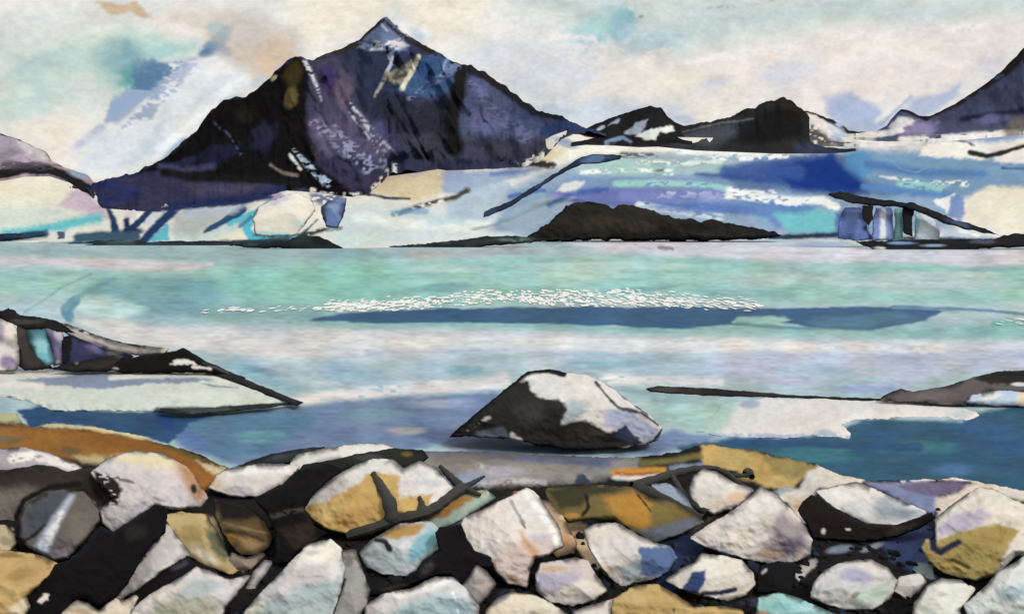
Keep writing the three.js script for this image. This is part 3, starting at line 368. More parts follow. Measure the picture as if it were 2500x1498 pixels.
// ------------------------------------------------------------------ the lake: shoals, deeps and reflected sky painted as bands into the water colour
const lakeMarks = [
  patch('#8fa8ac', 0.9, 14, [-900, 590, 500, 600, 900, 600, 900, 640, 480, 650, 200, 630, -900, 620]),
  patch('#95c0b7', 0.95, 16, [-900, 650, 200, 660, 450, 665, 800, 640, 1300, 625, 1800, 630, 2400, 640, 3400, 650, 3400, 720, 2300, 740, 1500, 735, 1000, 750, 700, 745, 300, 720, -900, 720]),
  blot('#c0d4cf', 0.7, 1450, 650, 300, 16), blot('#b5ccca', 0.7, 1100, 655, 160, 12), blot('#7fa7ac', 0.6, 900, 622, 120, 12), blot('#a9bcc4', 0.6, 2000, 655, 220, 10), blot('#86aeb0', 0.6, 1750, 715, 200, 12), blot('#cdd6d6', 0.6, 2300, 670, 200, 10), patch('#86c2b2', 0.7, 40, [500, 660, 900, 640, 1000, 700, 850, 750, 600, 740]), blot('#a9d0c6', 0.8, 1300, 680, 200, 30), blot('#a8d2c8', 0.7, 80, 695, 70, 18), blot('#a9cfc8', 0.7, 1800, 680, 250, 26), blot('#b9cacd', 0.85, 2250, 690, 330, 34), blot('#b3c8c6', 0.8, 1950, 680, 260, 24), blot('#6f9ca6', 0.7, 1080, 702, 110, 16, -4), blot('#5f92a0', 0.7, 440, 690, 120, 16), blot('#6c98a4', 0.7, 1560, 706, 130, 9, -4), blot('#b9d3c8', 0.7, 1430, 672, 160, 16), blot('#7b9ea0', 0.7, 150, 668, 90, 12), blot('#84aeb8', 0.6, 2420, 655, 160, 9),
  patch('#c6bfc4', 0.95, 8, [-900, 625, 0, 626, 150, 634, 300, 632, 430, 640, 520, 645, 440, 662, 330, 660, 200, 650, 0, 640, -900, 640]),
  patch('#d0ccd6', 0.95, 8, [1380, 590, 1600, 588, 1750, 584, 2000, 595, 2100, 608, 2500, 612, 3400, 612, 3400, 650, 2400, 648, 2100, 640, 1900, 640, 1700, 625, 1500, 618]), blot('#8da0cc', 0.6, 1980, 598, 120, 8), vein('#4a4a50', 0.7, 3, 9, [1550, 600, 1640, 608], { dry: 0.45 }),
  patch('#a8a09e', 0.7, 12, [980, 618, 1150, 606, 1250, 600, 1320, 612, 1150, 625, 1000, 635]),
  patch('#6f9da5', 0.85, 26, [190, 720, 260, 680, 420, 670, 520, 690, 560, 730, 500, 780, 330, 775]), patch('#bcd6d4', 0.9, 10, [180, 750, 200, 728, 260, 724, 320, 735, 360, 755, 300, 775, 220, 775]), vein('#55869c', 0.9, 5, 26, [182, 735, 160, 755, 168, 775]), vein('#6a98a2', 0.8, 4, 12, [160, 750, 210, 712, 280, 680]), vein('#6f8f94', 0.7, 3, 5, [60, 760, 110, 730, 150, 700, 220, 670]),
  patch('#7eaaae', 0.8, 22, [480, 745, 760, 740, 820, 770, 760, 790, 500, 780]), patch('#8ab3b0', 0.9, 12, [760, 780, 1200, 780, 1600, 790, 2000, 795, 3400, 790, 3400, 835, 2300, 825, 1500, 815, 1100, 800, 800, 800]),
  patch('#34587c', 0.97, 3.5, [755, 782, 850, 762, 1100, 752, 1400, 748, 1650, 749, 1850, 752, 2200, 747, 2310, 758, 2230, 790, 2130, 806, 1990, 800, 1900, 786, 1790, 792, 1680, 803, 1500, 795, 1300, 790, 1100, 786, 900, 788], { rough: 3 }),
  patch('#4b7088', 0.85, 6, [1950, 780, 2200, 758, 2260, 780, 2120, 806, 2000, 800]), vein('#5b8098', 0.9, 3, [9, 5], [2180, 749, 2380, 755, 2520, 768]), vein('#7ab0a8', 0.9, 5, 22, [2430, 790, 2600, 785]), patch('#9cc2ba', 0.9, 5, [1800, 776, 1880, 772, 1940, 780, 1860, 792, 1790, 786]),
  vein('#5d8494', 0.8, 3, 7, [1800, 790, 1920, 800, 2000, 802]),
  patch('#d2cfd2', 0.95, 14, [300, 800, 520, 800, 900, 808, 1300, 810, 1700, 826, 2200, 835, 3400, 832, 3400, 865, 2200, 865, 1500, 862, 1100, 870, 700, 880, 500, 855, 380, 845]), patch('#dcd3d0', 0.85, 14, [180, 782, 300, 780, 420, 810, 560, 850, 440, 850, 260, 825]),
  patch('#a9bac8', 0.9, 16, [560, 870, 800, 880, 1100, 872, 1500, 870, 1900, 880, 2300, 890, 2200, 950, 1700, 930, 1450, 910, 1250, 910, 1000, 930, 760, 950, 660, 920]),
  patch('#8aadbd', 0.8, 12, [520, 885, 600, 880, 680, 920, 760, 950, 720, 960, 620, 930]), blot('#80adc0', 0.85, 1140, 905, 80, 16), blot('#86acc0', 0.8, 1480, 888, 110, 18), blot('#8fb2c2', 0.7, 870, 915, 110, 16), blot('#c9cdd4', 0.7, 1320, 885, 70, 22),
  patch('#b9bdd2', 0.9, 18, [1750, 860, 2500, 850, 3400, 850, 3400, 940, 2350, 905, 2200, 945, 1900, 940, 1700, 900]), blot('#9db4c4', 0.6, 2000, 905, 200, 18), blot('#9cb8bc', 0.7, 2070, 925, 130, 14), blot('#97a4cc', 0.8, 2100, 950, 120, 12),
  blot('#6f8fa6', 0.6, 640, 905, 80, 14, 10), vein('#dedbdb', 0.8, 9, 30, [760, 830, 1000, 836, 1300, 838, 1560, 845], { dry: 0.3 }), vein('#e2ddd9', 0.85, 8, 22, [1560, 838, 1900, 845, 2300, 850], { dry: 0.36 }), vein('#9fb0c8', 0.6, 8, 16, [900, 862, 1200, 856, 1500, 866]), vein('#dad4d6', 0.95, 8, [24, 34], [720, 980, 860, 962, 1000, 948, 1160, 938, 1230, 930], { dry: 0.24 }), vein('#dcd8da', 0.95, 7, [26, 18], [1480, 928, 1600, 926, 1760, 932], { dry: 0.26 }),
  patch('#6e809f', 0.95, 10, [640, 1000, 760, 985, 1000, 966, 1200, 955, 1260, 960, 1130, 1070, 1000, 1100, 800, 1100, 600, 1145, 500, 1110, 430, 1040, 520, 1010]),
  blot('#a3a8be', 0.7, 1080, 985, 120, 18), blot('#6f93a4', 0.6, 900, 1010, 140, 20), patch('#557a96', 0.9, 16, [400, 1020, 640, 1000, 780, 1010, 720, 1060, 640, 1110, 540, 1120, 430, 1080]), blot('#64919a', 0.7, 640, 1065, 90, 24), blot('#5c6fa2', 0.7, 470, 1080, 60, 30, 30),
  patch('#2a4a70', 0.97, 4, [40, 1000, 110, 985, 140, 1002, 380, 1004, 560, 1004, 470, 1030, 410, 1085, 370, 1072, 220, 1040, 120, 1032, 75, 1045]), blot('#24447c', 0.8, 400, 1030, 40, 26, 60),
  patch('#555e7a', 0.92, 10, [1000, 1055, 1060, 1045, 1110, 1050, 1250, 1060, 1300, 1085, 1450, 1105, 1300, 1115, 1120, 1100]), blot('#a49d9c', 0.8, 990, 1050, 60, 14),
  patch('#7385a8', 0.95, 10, [1560, 1070, 1640, 1048, 1760, 1066, 1700, 1085, 1600, 1110, 1500, 1110]), patch('#a4c2bc', 0.9, 6, [1560, 985, 1640, 975, 1760, 978, 1780, 1000, 1760, 1040, 1680, 1055, 1620, 1030]), patch('#8fa6ae', 0.9, 10, [1520, 950, 1600, 958, 1760, 968, 1700, 985, 1600, 985]),
  patch('#31566f', 0.98, 7, [1650, 1090, 1780, 1070, 2000, 1062, 2060, 1040, 2110, 1020, 2350, 1028, 2410, 1000, 2500, 988, 3400, 985, 3400, 1260, 2000, 1260, 1700, 1130]),
  blot('#2f5580', 0.7, 2420, 1060, 120, 60, 20), blot('#3c7480', 0.75, 1990, 1110, 140, 30), blot('#3f727e', 0.7, 2260, 1090, 100, 26), blot('#2a5078', 0.7, 2150, 1060, 90, 22), blot('#4d6f98', 0.6, 2330, 1150, 70, 22), vein('#2a4f74', 0.9, 3, [14, 8, 22], [1780, 1080, 2000, 1083, 2200, 1093, 2245, 1092]),
];
{
  const xs = stepsOf([[-1400, 60], [-60, 3.6], [2560, 60], [3900]]), ys = stepsOf([[549, 3], [585, 2], [830, 2.6], [1260, 20], [1460]]), pos = [], c = [], idx = [], base = col('#a9bcc2');
  for (const y of ys) for (const x of xs) {
    const d = flatD(y), near = sstep(120, 20, d);
    const wave = near * 0.012 * (fbm(x / F * d * 1.1, d * 2.4, 71, 3) - 0.5) * 2;
    pos.push((x - CX) / F * d, wave, -d); c.push(...tint(base, lakeMarks, x, y, 3.2, 0.24, 0.07));
  }
  for (let r = 0; r < ys.length - 1; r++) for (let i = 0; i < xs.length - 1; i++) { const a = r * xs.length + i, b = a + xs.length; idx.push(a, b + 1, a + 1, a, b, b + 1); }
  tag(mesh('water', pos, c, idx, M.water), 'turquoise lake water with a dark blue band across it', 'water', null, 'structure');
}
{ // white flecks of foam
  const shape = new THREE.CircleGeometry(0.5, 7); shape.rotateX(-Math.PI / 2); shape.translate(0, 0.5, 0); shape.scale(1, 0.03, 1);
  const lanes = [[[500, 758], [700, 757], [860, 748], 4, 110], [[800, 748], [950, 744], [1170, 728], 9, 420], [[1150, 726], [1330, 722], [1560, 722], 9, 520], [[1300, 738], [1560, 738], [1860, 748], 7, 520], [[1540, 722], [1700, 730], [1840, 744], 8, 200], [[820, 752], [930, 748], [1060, 746], 7, 200], [[2440, 782], [2490, 790], [2540, 780], 6, 30]];
  const list = [];
  for (const [a, b, e, sp, n] of lanes) for (let i = 0; i < n * 0.55; i++) {
    const t = rnd(), x = (1 - t) ** 2 * a[0] + 2 * t * (1 - t) * b[0] + t * t * e[0] + (rnd() - 0.5) * 20, y = (1 - t) ** 2 * a[1] + 2 * t * (1 - t) * b[1] + t * t * e[1] + (rnd() + rnd() - 1) * sp * 2;
    const d = flatD(y), z = rnd(), s = (3 + 15 * z * z) / F * d, l = (1.8 + 3.2 * rnd()) * d * d / (F * EYE);
    list.push(new THREE.Matrix4().compose(new THREE.Vector3((x - CX) / F * d, 0.004 + 0.03 * rnd(), -d), new THREE.Quaternion(), new THREE.Vector3(s * 1.3, 1, l)));
  }
  const m = new THREE.InstancedMesh(shape, M.foam, list.length); list.forEach((q, i) => m.setMatrixAt(i, q));
  m.name = numbered('foam'); scene.add(tag(m, 'broken line of white foam flecks above the dark water band', 'foam', null, 'stuff'));
}

// ------------------------------------------------------------------ land sheets near the water
function sheet(name, label, category, poly, { hmax, L, base, marks, step = 3, bump = 0.03, ymax = 1e9, mottle = 0.13, bb }) {
  const p = pairs(poly), q = bb || bbox(p), pos = [], c = [], idx = [], uv = [], baseC = col(base), id = new Map();
  const heightAt = (x, y) => { const s = sdPoly(p, x, y) + (vnoise(x / 24, y / 10, 15) - 0.5) * 5 + (vnoise(x / 8, y / 5, 16) - 0.5) * 3; return s < 0 ? hmax * (1 - Math.exp(s / L)) + bump * (fbm(x / 30, y / 16, 19, 3) - 0.5) * sstep(0, -20, s) : -0.25 * (1 - Math.exp(-s / 8)); };
  const xs = stepsOf([[q[0] - 20, step], [q[2] + 20]]), ys = stepsOf(q[3] > 1560 ? [[q[1] - 14, step], [1520, 12], [q[3]]] : [[q[1] - 14, step * 0.8], [q[3] + 14]]);
  const hs = ys.map(y => xs.map(x => heightAt(x, y)));
  ys.forEach((y, r) => xs.forEach((x, i) => { const h = hs[r][i], d = flatD(y, h); pos.push((x - CX) / F * d, h, -d); uv.push((x - CX) / F * d, d); c.push(...tint(baseC, marks, x, y, 1.6, mottle)); }));
  for (let r = 0; r < ys.length - 1; r++) for (let i = 0; i < xs.length - 1; i++) {
    if (Math.max(hs[r][i], hs[r][i + 1], hs[r + 1][i], hs[r + 1][i + 1]) < -0.06) continue;
    const a = r * xs.length + i, b = a + xs.length; idx.push(a, b + 1, a + 1, a, b, b + 1);
  }
  const m = tag(mesh(name, pos, c, idx, M.rock, uv), label, category, null, 'structure');
  m.heightAt = heightAt; return heightAt;
}
const spitH = sheet('spit', 'pale sage gravel spit running out from the left edge into the lake', 'gravel spit', [-80, 898, 0, 903, 150, 905, 250, 900, 400, 900, 520, 908, 600, 928, 738, 984, 640, 994, 520, 1003, 400, 1006, 300, 1004, 130, 1002, 100, 992, 60, 976, -80, 960], {
  hmax: 0.16, L: 14, base: '#cbd0c8', marks: [
    patch('#7c86a0', 0.92, 4, [40, 928, 120, 920, 250, 908, 280, 906, 270, 925, 420, 922, 525, 920, 525, 928, 420, 935, 320, 940, 240, 952, 160, 942, 100, 938]), vein('#e2dcd4', 0.9, 4, 12, [268, 922, 330, 916, 400, 912]), vein('#e0dad2', 0.9, 4, 12, [430, 910, 500, 915, 560, 930]), vein('#dfd8d2', 0.9, 6, 16, [-40, 920, 40, 912, 150, 908]), vein('#e0dad4', 0.9, 6, 14, [-40, 938, 40, 938, 100, 942]),
    vein('#75797c', 0.8, 2, 4, [470, 930, 520, 942, 580, 946]), vein('#4d5552', 0.95, 4, [22, 12, 5], [385, 1004, 520, 1000, 640, 990, 735, 984]), vein('#e4dedb', 0.85, 7, 20, [-60, 965, 30, 975, 100, 998], { dry: 0.3 }), blot('#d8ddd2', 0.7, 500, 965, 120, 18),
  ],
});
sheet('sandbar', 'bare cream sandbar lying low in the water on the right', 'sandbar', [1690, 1052, 1740, 1010, 1765, 985, 1850, 972, 1990, 972, 2150, 978, 2330, 992, 2385, 1003, 2392, 1015, 2360, 1030, 2310, 1018, 2100, 1024, 2050, 1036, 2082, 1058, 2075, 1070, 1990, 1064, 1900, 1070, 1780, 1066], {
  hmax: 0.1, L: 18, base: '#ddd6d3', step: 2.6, marks: [patch('#adc8c0', 0.95, 16, [1660, 1080, 1690, 1000, 1760, 960, 1800, 985, 1770, 1040, 1740, 1075]), vein('#aab2cc', 0.9, 5, [14, 18], [1700, 1062, 1850, 1068, 2080, 1066], { dry: 0.42 }), blot('#9ba5b8', 0.85, 1830, 985, 28, 14), blot('#a8b4c4', 0.8, 2010, 1055, 26, 14), vein('#aab1c8', 0.8, 5, 9, [1740, 1062, 1900, 1066, 2000, 1062], { dry: 0.36 }), blot('#bfc6c8', 0.8, 2350, 1012, 30, 14), blot('#c9ccd0', 0.7, 2140, 985, 26, 8)],
});
const groundH = sheet('ground', 'dark shingle and ochre mud of the near shore beneath the stones', 'shingle', [-900, 1000, 0, 1004, 40, 1006, 52, 1030, 75, 1043, 130, 1033, 200, 1037, 355, 1062, 375, 1080, 440, 1092, 510, 1117, 560, 1142, 620, 1140, 700, 1120, 800, 1098, 950, 1092, 1050, 1098, 1200, 1100, 1400, 1112, 1540, 1116, 1640, 1104, 1700, 1086, 1720, 1082, 1830, 1096, 1990, 1132, 2060, 1162, 2130, 1173, 2330, 1166, 2400, 1177, 2500, 1196, 3400, 1210, 3400, 2700, -900, 2700], {
  hmax: 0.42, L: 120, base: '#211f20', step: 3.2, bump: 0.06, mottle: 0.22, bb: [-500, 1000, 3000, 2600], marks: [
    patch('#8f6231', 0.97, 12, [-900, 1010, 60, 1040, 130, 1040, 250, 1056, 360, 1075, 460, 1110, 560, 1150, 520, 1180, 480, 1200, 380, 1130, 250, 1120, -900, 1130]), patch('#85562a', 0.8, 14, [150, 1060, 300, 1060, 420, 1100, 500, 1150, 400, 1120, 250, 1100]), vein('#d6c79c', 0.95, 4, [12, 12], [110, 1036, 220, 1042, 300, 1056, 365, 1068], { rough: 3 }), patch('#c2b98c', 0.9, 8, [-900, 985, 40, 1000, 55, 1030, -900, 1032]), patch('#59562f', 0.9, 7, [365, 1068, 430, 1085, 470, 1108, 560, 1145, 470, 1118, 390, 1085]), patch('#cdb98c', 0.85, 10, [180, 1110, 260, 1115, 330, 1105, 300, 1130, 200, 1128]), blot('#5e5138', 0.8, 170, 1100, 40, 14), blot('#6a5e4c', 0.8, 20, 1072, 50, 14), patch('#d8c9a8', 0.8, 6, [480, 1125, 545, 1145, 590, 1150, 520, 1160]),
    patch('#8d8986', 0.95, 12, [900, 1090, 1100, 1095, 1250, 1098, 1480, 1110, 1560, 1112, 1560, 1150, 1400, 1180, 1200, 1185, 1120, 1165, 1020, 1130]), vein('#646c86', 0.9, 8, [14, 26], [960, 1100, 1150, 1104, 1300, 1118, 1480, 1128]), vein('#8f8680', 0.85, 8, 18, [1000, 1128, 1120, 1132, 1260, 1140, 1420, 1146]), patch('#9ba4be', 0.85, 10, [1060, 1165, 1180, 1150, 1240, 1165, 1200, 1185, 1110, 1185]), vein('#d0cac4', 0.8, 5, [6, 12], [1150, 1120, 1180, 1140, 1200, 1155], { dry: 0.4 }), blot('#6f6862', 0.8, 1180, 1112, 160, 12), blot('#5d6070', 0.8, 1400, 1108, 120, 10), blot('#a9a8b8', 0.7, 1220, 1150, 80, 18), blot('#7c7472', 0.8, 1130, 1120, 90, 18), blot('#6d6c78', 0.8, 1420, 1118, 140, 12), vein('#c4c0c0', 0.8, 6, 14, [1180, 1180, 1250, 1172, 1330, 1178], { dry: 0.35 }), patch('#28324a', 0.9, 4, [1400, 1185, 1410, 1160, 1425, 1152, 1440, 1180]),
    vein('#c08a44', 0.9, 5, 16, [1500, 1152, 1560, 1150, 1620, 1146]), vein('#a4541c', 0.85, 3, 8, [1505, 1156, 1560, 1158, 1590, 1155], { dry: 0.3 }), vein('#d8d2c8', 0.9, 4, 10, [1500, 1166, 1560, 1166, 1610, 1160]), vein('#746a40', 0.9, 6, 14, [1570, 1130, 1640, 1124, 1720, 1110]), vein('#8794b2', 0.8, 5, 14, [1640, 1142, 1700, 1138, 1720, 1132]),
    patch('#bd9f66', 0.97, 6, [1712, 1084, 1760, 1088, 1840, 1100, 1900, 1120, 1990, 1138, 1970, 1160, 1930, 1200, 1860, 1185, 1800, 1150, 1720, 1135]), patch('#8b7c50', 0.85, 8, [1860, 1110, 1930, 1118, 1990, 1140, 1950, 1170, 1880, 1150]), blot('#ad8f52', 0.7, 1840, 1160, 50, 20), blot('#9aa6b0', 0.85, 1920, 1200, 36, 18), 
    patch('#d8cfc6', 0.97, 6, [1950, 1190, 1975, 1150, 2000, 1138, 2030, 1140, 2060, 1160, 2115, 1166, 2095, 1182, 2000, 1192, 1985, 1215, 1960, 1290, 1930, 1230, 1890, 1215]), patch('#cfb294', 0.8, 8, [1920, 1215, 1975, 1215, 1965, 1260, 1940, 1245]),
    patch('#8088aa', 0.95, 6, [2115, 1178, 2240, 1174, 2300, 1180, 2280, 1255, 2200, 1220]), patch('#6e6482', 0.9, 5, [2180, 1184, 2330, 1172, 2370, 1180, 2340, 1200, 2290, 1215, 2240, 1205]), patch('#d9cdc4', 0.97, 7, [2280, 1215, 2340, 1200, 2370, 1178, 2420, 1180, 3400, 1215, 3400, 1260, 2440, 1215, 2340, 1235, 2290, 1262]), vein('#e6dfd8', 0.9, 3, 6, [2200, 1174, 2330, 1167, 2400, 1178], { dry: 0.3 }),
    patch('#2c3656', 0.95, 8, [1560, 1310, 1700, 1280, 1720, 1340, 1660, 1400, 1640, 1480, 1600, 1460, 1580, 1420]), patch('#47527a', 0.95, 10, [2150, 1320, 2260, 1280, 2290, 1300, 2270, 1380, 2300, 1410, 2240, 1400, 2180, 1370]), blot('#8590a0', 0.9, 2050, 1340, 50, 14, -8), blot('#8c95a0', 0.85, 2130, 1335, 40, 10, -20), patch('#4f4a44', 0.9, 8, [1540, 1190, 1700, 1200, 1750, 1260, 1690, 1300, 1600, 1230]), patch('#a9b0b0', 0.8, 6, [2240, 1370, 2290, 1390, 2280, 1410, 2230, 1400]),
    blot('#33405e', 0.85, 1420, 1270, 50, 14, 10), blot('#2c3652', 0.8, 1230, 1450, 60, 16, -50), blot('#4b4f5c', 0.8, 860, 1420, 40, 60), blot('#5b5648', 0.8, 900, 1300, 60, 14, -15), blot('#6a7484', 0.8, 1960, 1345, 40, 18), blot('#574c3c', 0.8, 700, 1370, 40, 14), blot('#3a3f52', 0.8, 1840, 1470, 60, 14), patch('#d0b89a', 0.9, 6, [1370, 1270, 1430, 1280, 1450, 1330, 1480, 1400, 1440, 1380, 1400, 1330]), blot('#7a7670', 0.9, 850, 1400, 30, 50), blot('#5c5648', 0.9, 590, 1380, 40, 22), patch('#a99a74', 0.9, 8, [395, 1255, 520, 1262, 560, 1380, 480, 1370]), patch('#b7ab8c', 0.9, 6, [-60, 1290, 30, 1290, 36, 1340, -60, 1340]), patch('#ab8a58', 0.9, 8, [-60, 1350, 100, 1360, 60, 1498, -60, 1520]), patch('#a8bcae', 0.9, 5, [1050, 1275, 1180, 1215, 1200, 1220, 1080, 1290]), patch('#a87a44', 0.9, 5, [1060, 1255, 1110, 1215, 1180, 1200, 1170, 1215]), patch('#cfc7c0', 0.9, 4, [1940, 1395, 1990, 1360, 2000, 1370, 1950, 1420]),
  ],
});
const nearH = (x, y) => y > 1000 ? Math.max(0, groundH(x, Math.min(y, 2400))) : 0;

// ------------------------------------------------------------------ stones
// A stone stands where its foot meets the ground; its outline is given on a leaning plane there and it swells to both sides of it.
function stone(name, label, category, outline, base, marks = [], o = {}) {
  const { tilt = 0.4, thick = 0.68, group, bulge = 0.5, ink = 0.85, relief = 1, rough = 0.1, step = 3, sink = 0.0, mottle = 0.13, edge = 3 } = o;
  const p = pairs(outline), q = bbox(p), foot = p.reduce((a, b) => b[1] > a[1] ? b : a);
  const lvl = o.level ?? nearH(foot[0], foot[1]);
  const dFoot = o.d ?? flatD(foot[1], lvl);
  const sway = (x, y) => o.d ? dFoot * (1 + tilt * 0.001 * (foot[1] - y)) : lerp(dFoot, flatD(Math.max(y, q[1]), lvl), tilt);
  const cx = (q[0] + q[2]) / 2, cy = (q[1] + q[3]) / 2, centre = new THREE.Vector3(...at(cx, cy, sway(cx, cy)));
  const dir = new THREE.Vector3(0, EYE, 0).sub(centre).normalize(); dir.y = Math.max(dir.y, 0.1); dir.normalize();      // which way its broad face looks
  const grow = o.grow ?? 0, m = edge, field = (x, y) => sdPoly(p, x, y) - grow + (vnoise(x / 17, y / 14, 81) - 0.5) * m + (vnoise(x / 6, y / 5, 82) - 0.5) * m * 0.5;
  const xs = stepsOf([[q[0] - 3 - grow, step], [q[2] + 6 + grow]]), ys = stepsOf([[q[1] - 3 - grow, step], [q[3] + 6 + grow]]);
  let deep = 1; const pts = ys.map(y => xs.map(x => { const s = field(x, y); deep = Math.max(deep, -s); return { x, y, s }; }));
  for (const row of pts) for (const v of row) {
    if (v.s > -step * 0.35 && v.s < step * 0.95) {
      const gx = field(v.x + 1, v.y) - field(v.x - 1, v.y), gy = field(v.x, v.y + 1) - field(v.x, v.y - 1), l = Math.hypot(gx, gy) || 1;
      v.x -= gx / l * v.s; v.y -= gy / l * v.s; v.s = 0;
    }
    v.ok = v.s <= 0;
  }
  const T = thick * Math.min(deep, (q[3] - q[1]) * 0.8) / F * sway(cx, cy) * 1.5, R = deep * (o.round ?? 0.7);
  const id = Math.round(q[0] * 7 + q[1] * 13), planes = [];                                // broken faces
  for (let i = 0; i < 6; i++) { const a = (i + hash(id, i, 1) * 0.9) / 6 * Math.PI * 2; planes.push([Math.cos(a), Math.sin(a), 0.5 + 0.5 * hash(id, i, 2), 0.72 + 0.3 * hash(id, i, 3)]); }
  const lift = (x, y, s) => {
    if (s >= 0) return 0;
    const k = clamp(-s / R), u = (x - cx) / (q[2] - q[0]) * 2, v = (y - cy) / (q[3] - q[1]) * 2;
    let e = Math.min(0.95, Math.pow(1 - (1 - k) ** 2, bulge) * 1.1);
    for (const f of planes) e = Math.min(e, f[3] - f[2] * (u * f[0] + v * f[1]) * 0.75 + 0.1);
    e = Math.max(e, 0.25 * Math.sqrt(k));
    const n = fbm(x / 55 + 7, y / 40, 85, 3) - 0.5, f = Math.abs(fbm(x / 80 + y / 120, y / 60 - x / 140, 87, 2) - 0.5);
    return T * (e + relief * sstep(0, 0.3, k) * (n * 0.25 - f * 0.3) + rough * relief * 0.6 * sstep(0, 0.2, k) * (fbm(x / 12, y / 10, 89, 3) - 0.5) * 1.4);
  };
  const pos = [], c = [], idx = [], uv = [], baseC = col(base); let n = 0;
  const up = sink ? -sink : 0;
  const put = (v, side) => {
    const b = at(v.x, v.y, sway(v.x, v.y)), h = lift(v.x, v.y, v.s) * side;
    pos.push(b[0] + dir.x * h, b[1] + dir.y * h + up, b[2] + dir.z * h); uv.push(b[0] * 0.8, (b[1] - b[2]) * 0.8); 
    const t = tint(baseC, marks, v.x, v.y, 1.6, mottle), inkRim = ink * sstep(-2 - 17 * sstep(0.3, 0.62, vnoise(v.x / 34, v.y / 30, 95)), 0.5, v.s + (vnoise(v.x / 7, v.y / 6, 96) - 0.5) * 4);   // dark ink outline painted along the stone edge, broken by noise
    c.push(...t.map((a, k) => lerp(a, [0.012, 0.013, 0.018][k], inkRim))); return n++;
  };
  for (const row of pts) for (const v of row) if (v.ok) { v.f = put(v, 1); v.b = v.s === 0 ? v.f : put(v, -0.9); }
  for (let r = 0; r < ys.length - 1; r++) for (let i = 0; i < xs.length - 1; i++) {
    const k = [pts[r][i], pts[r + 1][i], pts[r + 1][i + 1], pts[r][i + 1]].filter(v => v.ok);
    if (k.length < 3) continue;
    idx.push(k[0].f, k[1].f, k[2].f, k[0].b, k[2].b, k[1].b);
    if (k.length === 4) idx.push(k[0].f, k[2].f, k[3].f, k[0].b, k[3].b, k[2].b);
  }
  const org = at(foot[0], foot[1], dFoot);
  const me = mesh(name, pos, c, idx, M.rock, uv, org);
  tag(me, label, category, group, o.kind);
  me.front = (x, y, off = 0) => { const b = at(x, y, sway(x, y)), h = lift(x, y, field(x, y)) + off; return new THREE.Vector3(b[0] + dir.x * h, b[1] + dir.y * h, b[2] + dir.z * h); };
  return me;
}
const WHITE = '#dcd5cf', BLACK = '#1d1b1b';

// on the far shore
const FAR = 'rocks along the far shoreline', far = (x, y) => coastD(x) * 0.985 * (coast(x) - HY) / Math.max(20, coast(x) - HY);
const fr = (name, label, category, poly, base, marks, o = {}) => { const p = pairs(poly), f = p.reduce((a, b) => b[1] > a[1] ? b : a); return stone(name, label, category, poly, base, marks, { d: Math.min(shoreD(f[0], f[1]), coastD(f[0])) * 0.975, tilt: 0.5, thick: 0.9, step: 2.2, group: FAR, edge: 4, ...o }); };
fr('rocky_mound', 'long low blackish mound at the water on the far shore', 'rocky mound', [1270, 588, 1300, 572, 1335, 550, 1385, 505, 1430, 492, 1462, 497, 1500, 508, 1530, 502, 1580, 512, 1640, 532, 1690, 536, 1710, 546, 1735, 535, 1780, 545, 1860, 560, 1915, 576, 1860, 584, 1700, 588, 1560, 587, 1440, 585, 1330, 590], '#2b2824', [blot('#3b362c', 0.8, 1480, 550, 70, 25), blot('#1e1d1c', 0.8, 1700, 560, 80, 16), blot('#4a4438', 0.6, 1560, 560, 50, 16)], { edge: 6, thick: 1.3 });
fr('boulder', 'round white boulder on the far shore below the left ridge', 'boulder', [615, 535, 630, 503, 680, 482, 725, 470, 758, 486, 770, 515, 748, 545, 722, 574, 660, 578, 622, 572], '#e4ddd4', [vein('#8fcbd4', 0.8, 5, 8, [622, 570, 700, 574]), blot('#c0b4cc', 0.7, 680, 490, 34, 14, -20), blot('#bcd8d4', 0.6, 730, 545, 24, 14)], { relief: 0.2, thick: 0.5 });
fr('boulder', 'slate blue boulder right of the round white one on the far shore', 'boulder', [782, 505, 800, 488, 846, 482, 842, 515, 826, 556, 796, 552, 788, 530], '#6c7ea8', [blot('#8595bb', 0.7, 815, 510, 20, 20)]);
fr('rock_ledge', 'thin dark ledge ending in a hump at the left middle of the far waterline', 'rock ledge', [560, 598, 700, 586, 745, 572, 775, 576, 810, 590, 842, 609, 800, 612, 700, 606, 600, 604], '#2d3234', [blot('#39474c', 0.8, 640, 597, 60, 8)]);
fr('rock_ledge', 'very thin dark ledge at the far waterline left of the hump', 'rock ledge', [180, 600, 240, 594, 360, 590, 430, 588, 520, 588, 600, 592, 580, 604, 440, 607, 240, 606], '#33434e', [], { edge: 2 });
fr('rock_ledge', 'narrow navy ledge at the far waterline by the left edge', 'rock ledge', [-80, 578, 0, 570, 100, 566, 108, 574, 40, 586, -80, 596], '#28425e', []);
fr('rock_ledge', 'grey green ledge at the far waterline under the navy gullies', 'rock ledge', [150, 596, 195, 590, 300, 585, 350, 588, 400, 594, 340, 604, 200, 606], '#41545c', [blot('#2b3640', 0.8, 220, 600, 50, 8)]);
fr('rock_ledge', 'long mottled dark ledge at the waterline left of the black mound', 'rock ledge', [948, 600, 1050, 594, 1110, 588, 1190, 575, 1260, 576, 1340, 584, 1320, 590, 1210, 598, 1150, 608, 1020, 612, 960, 608], '#3a403e', [blot('#6b8480', 0.8, 1250, 585, 50, 7, 0, { dry: 0.45 }), blot('#1f1f1e', 0.8, 1100, 602, 60, 8)]);
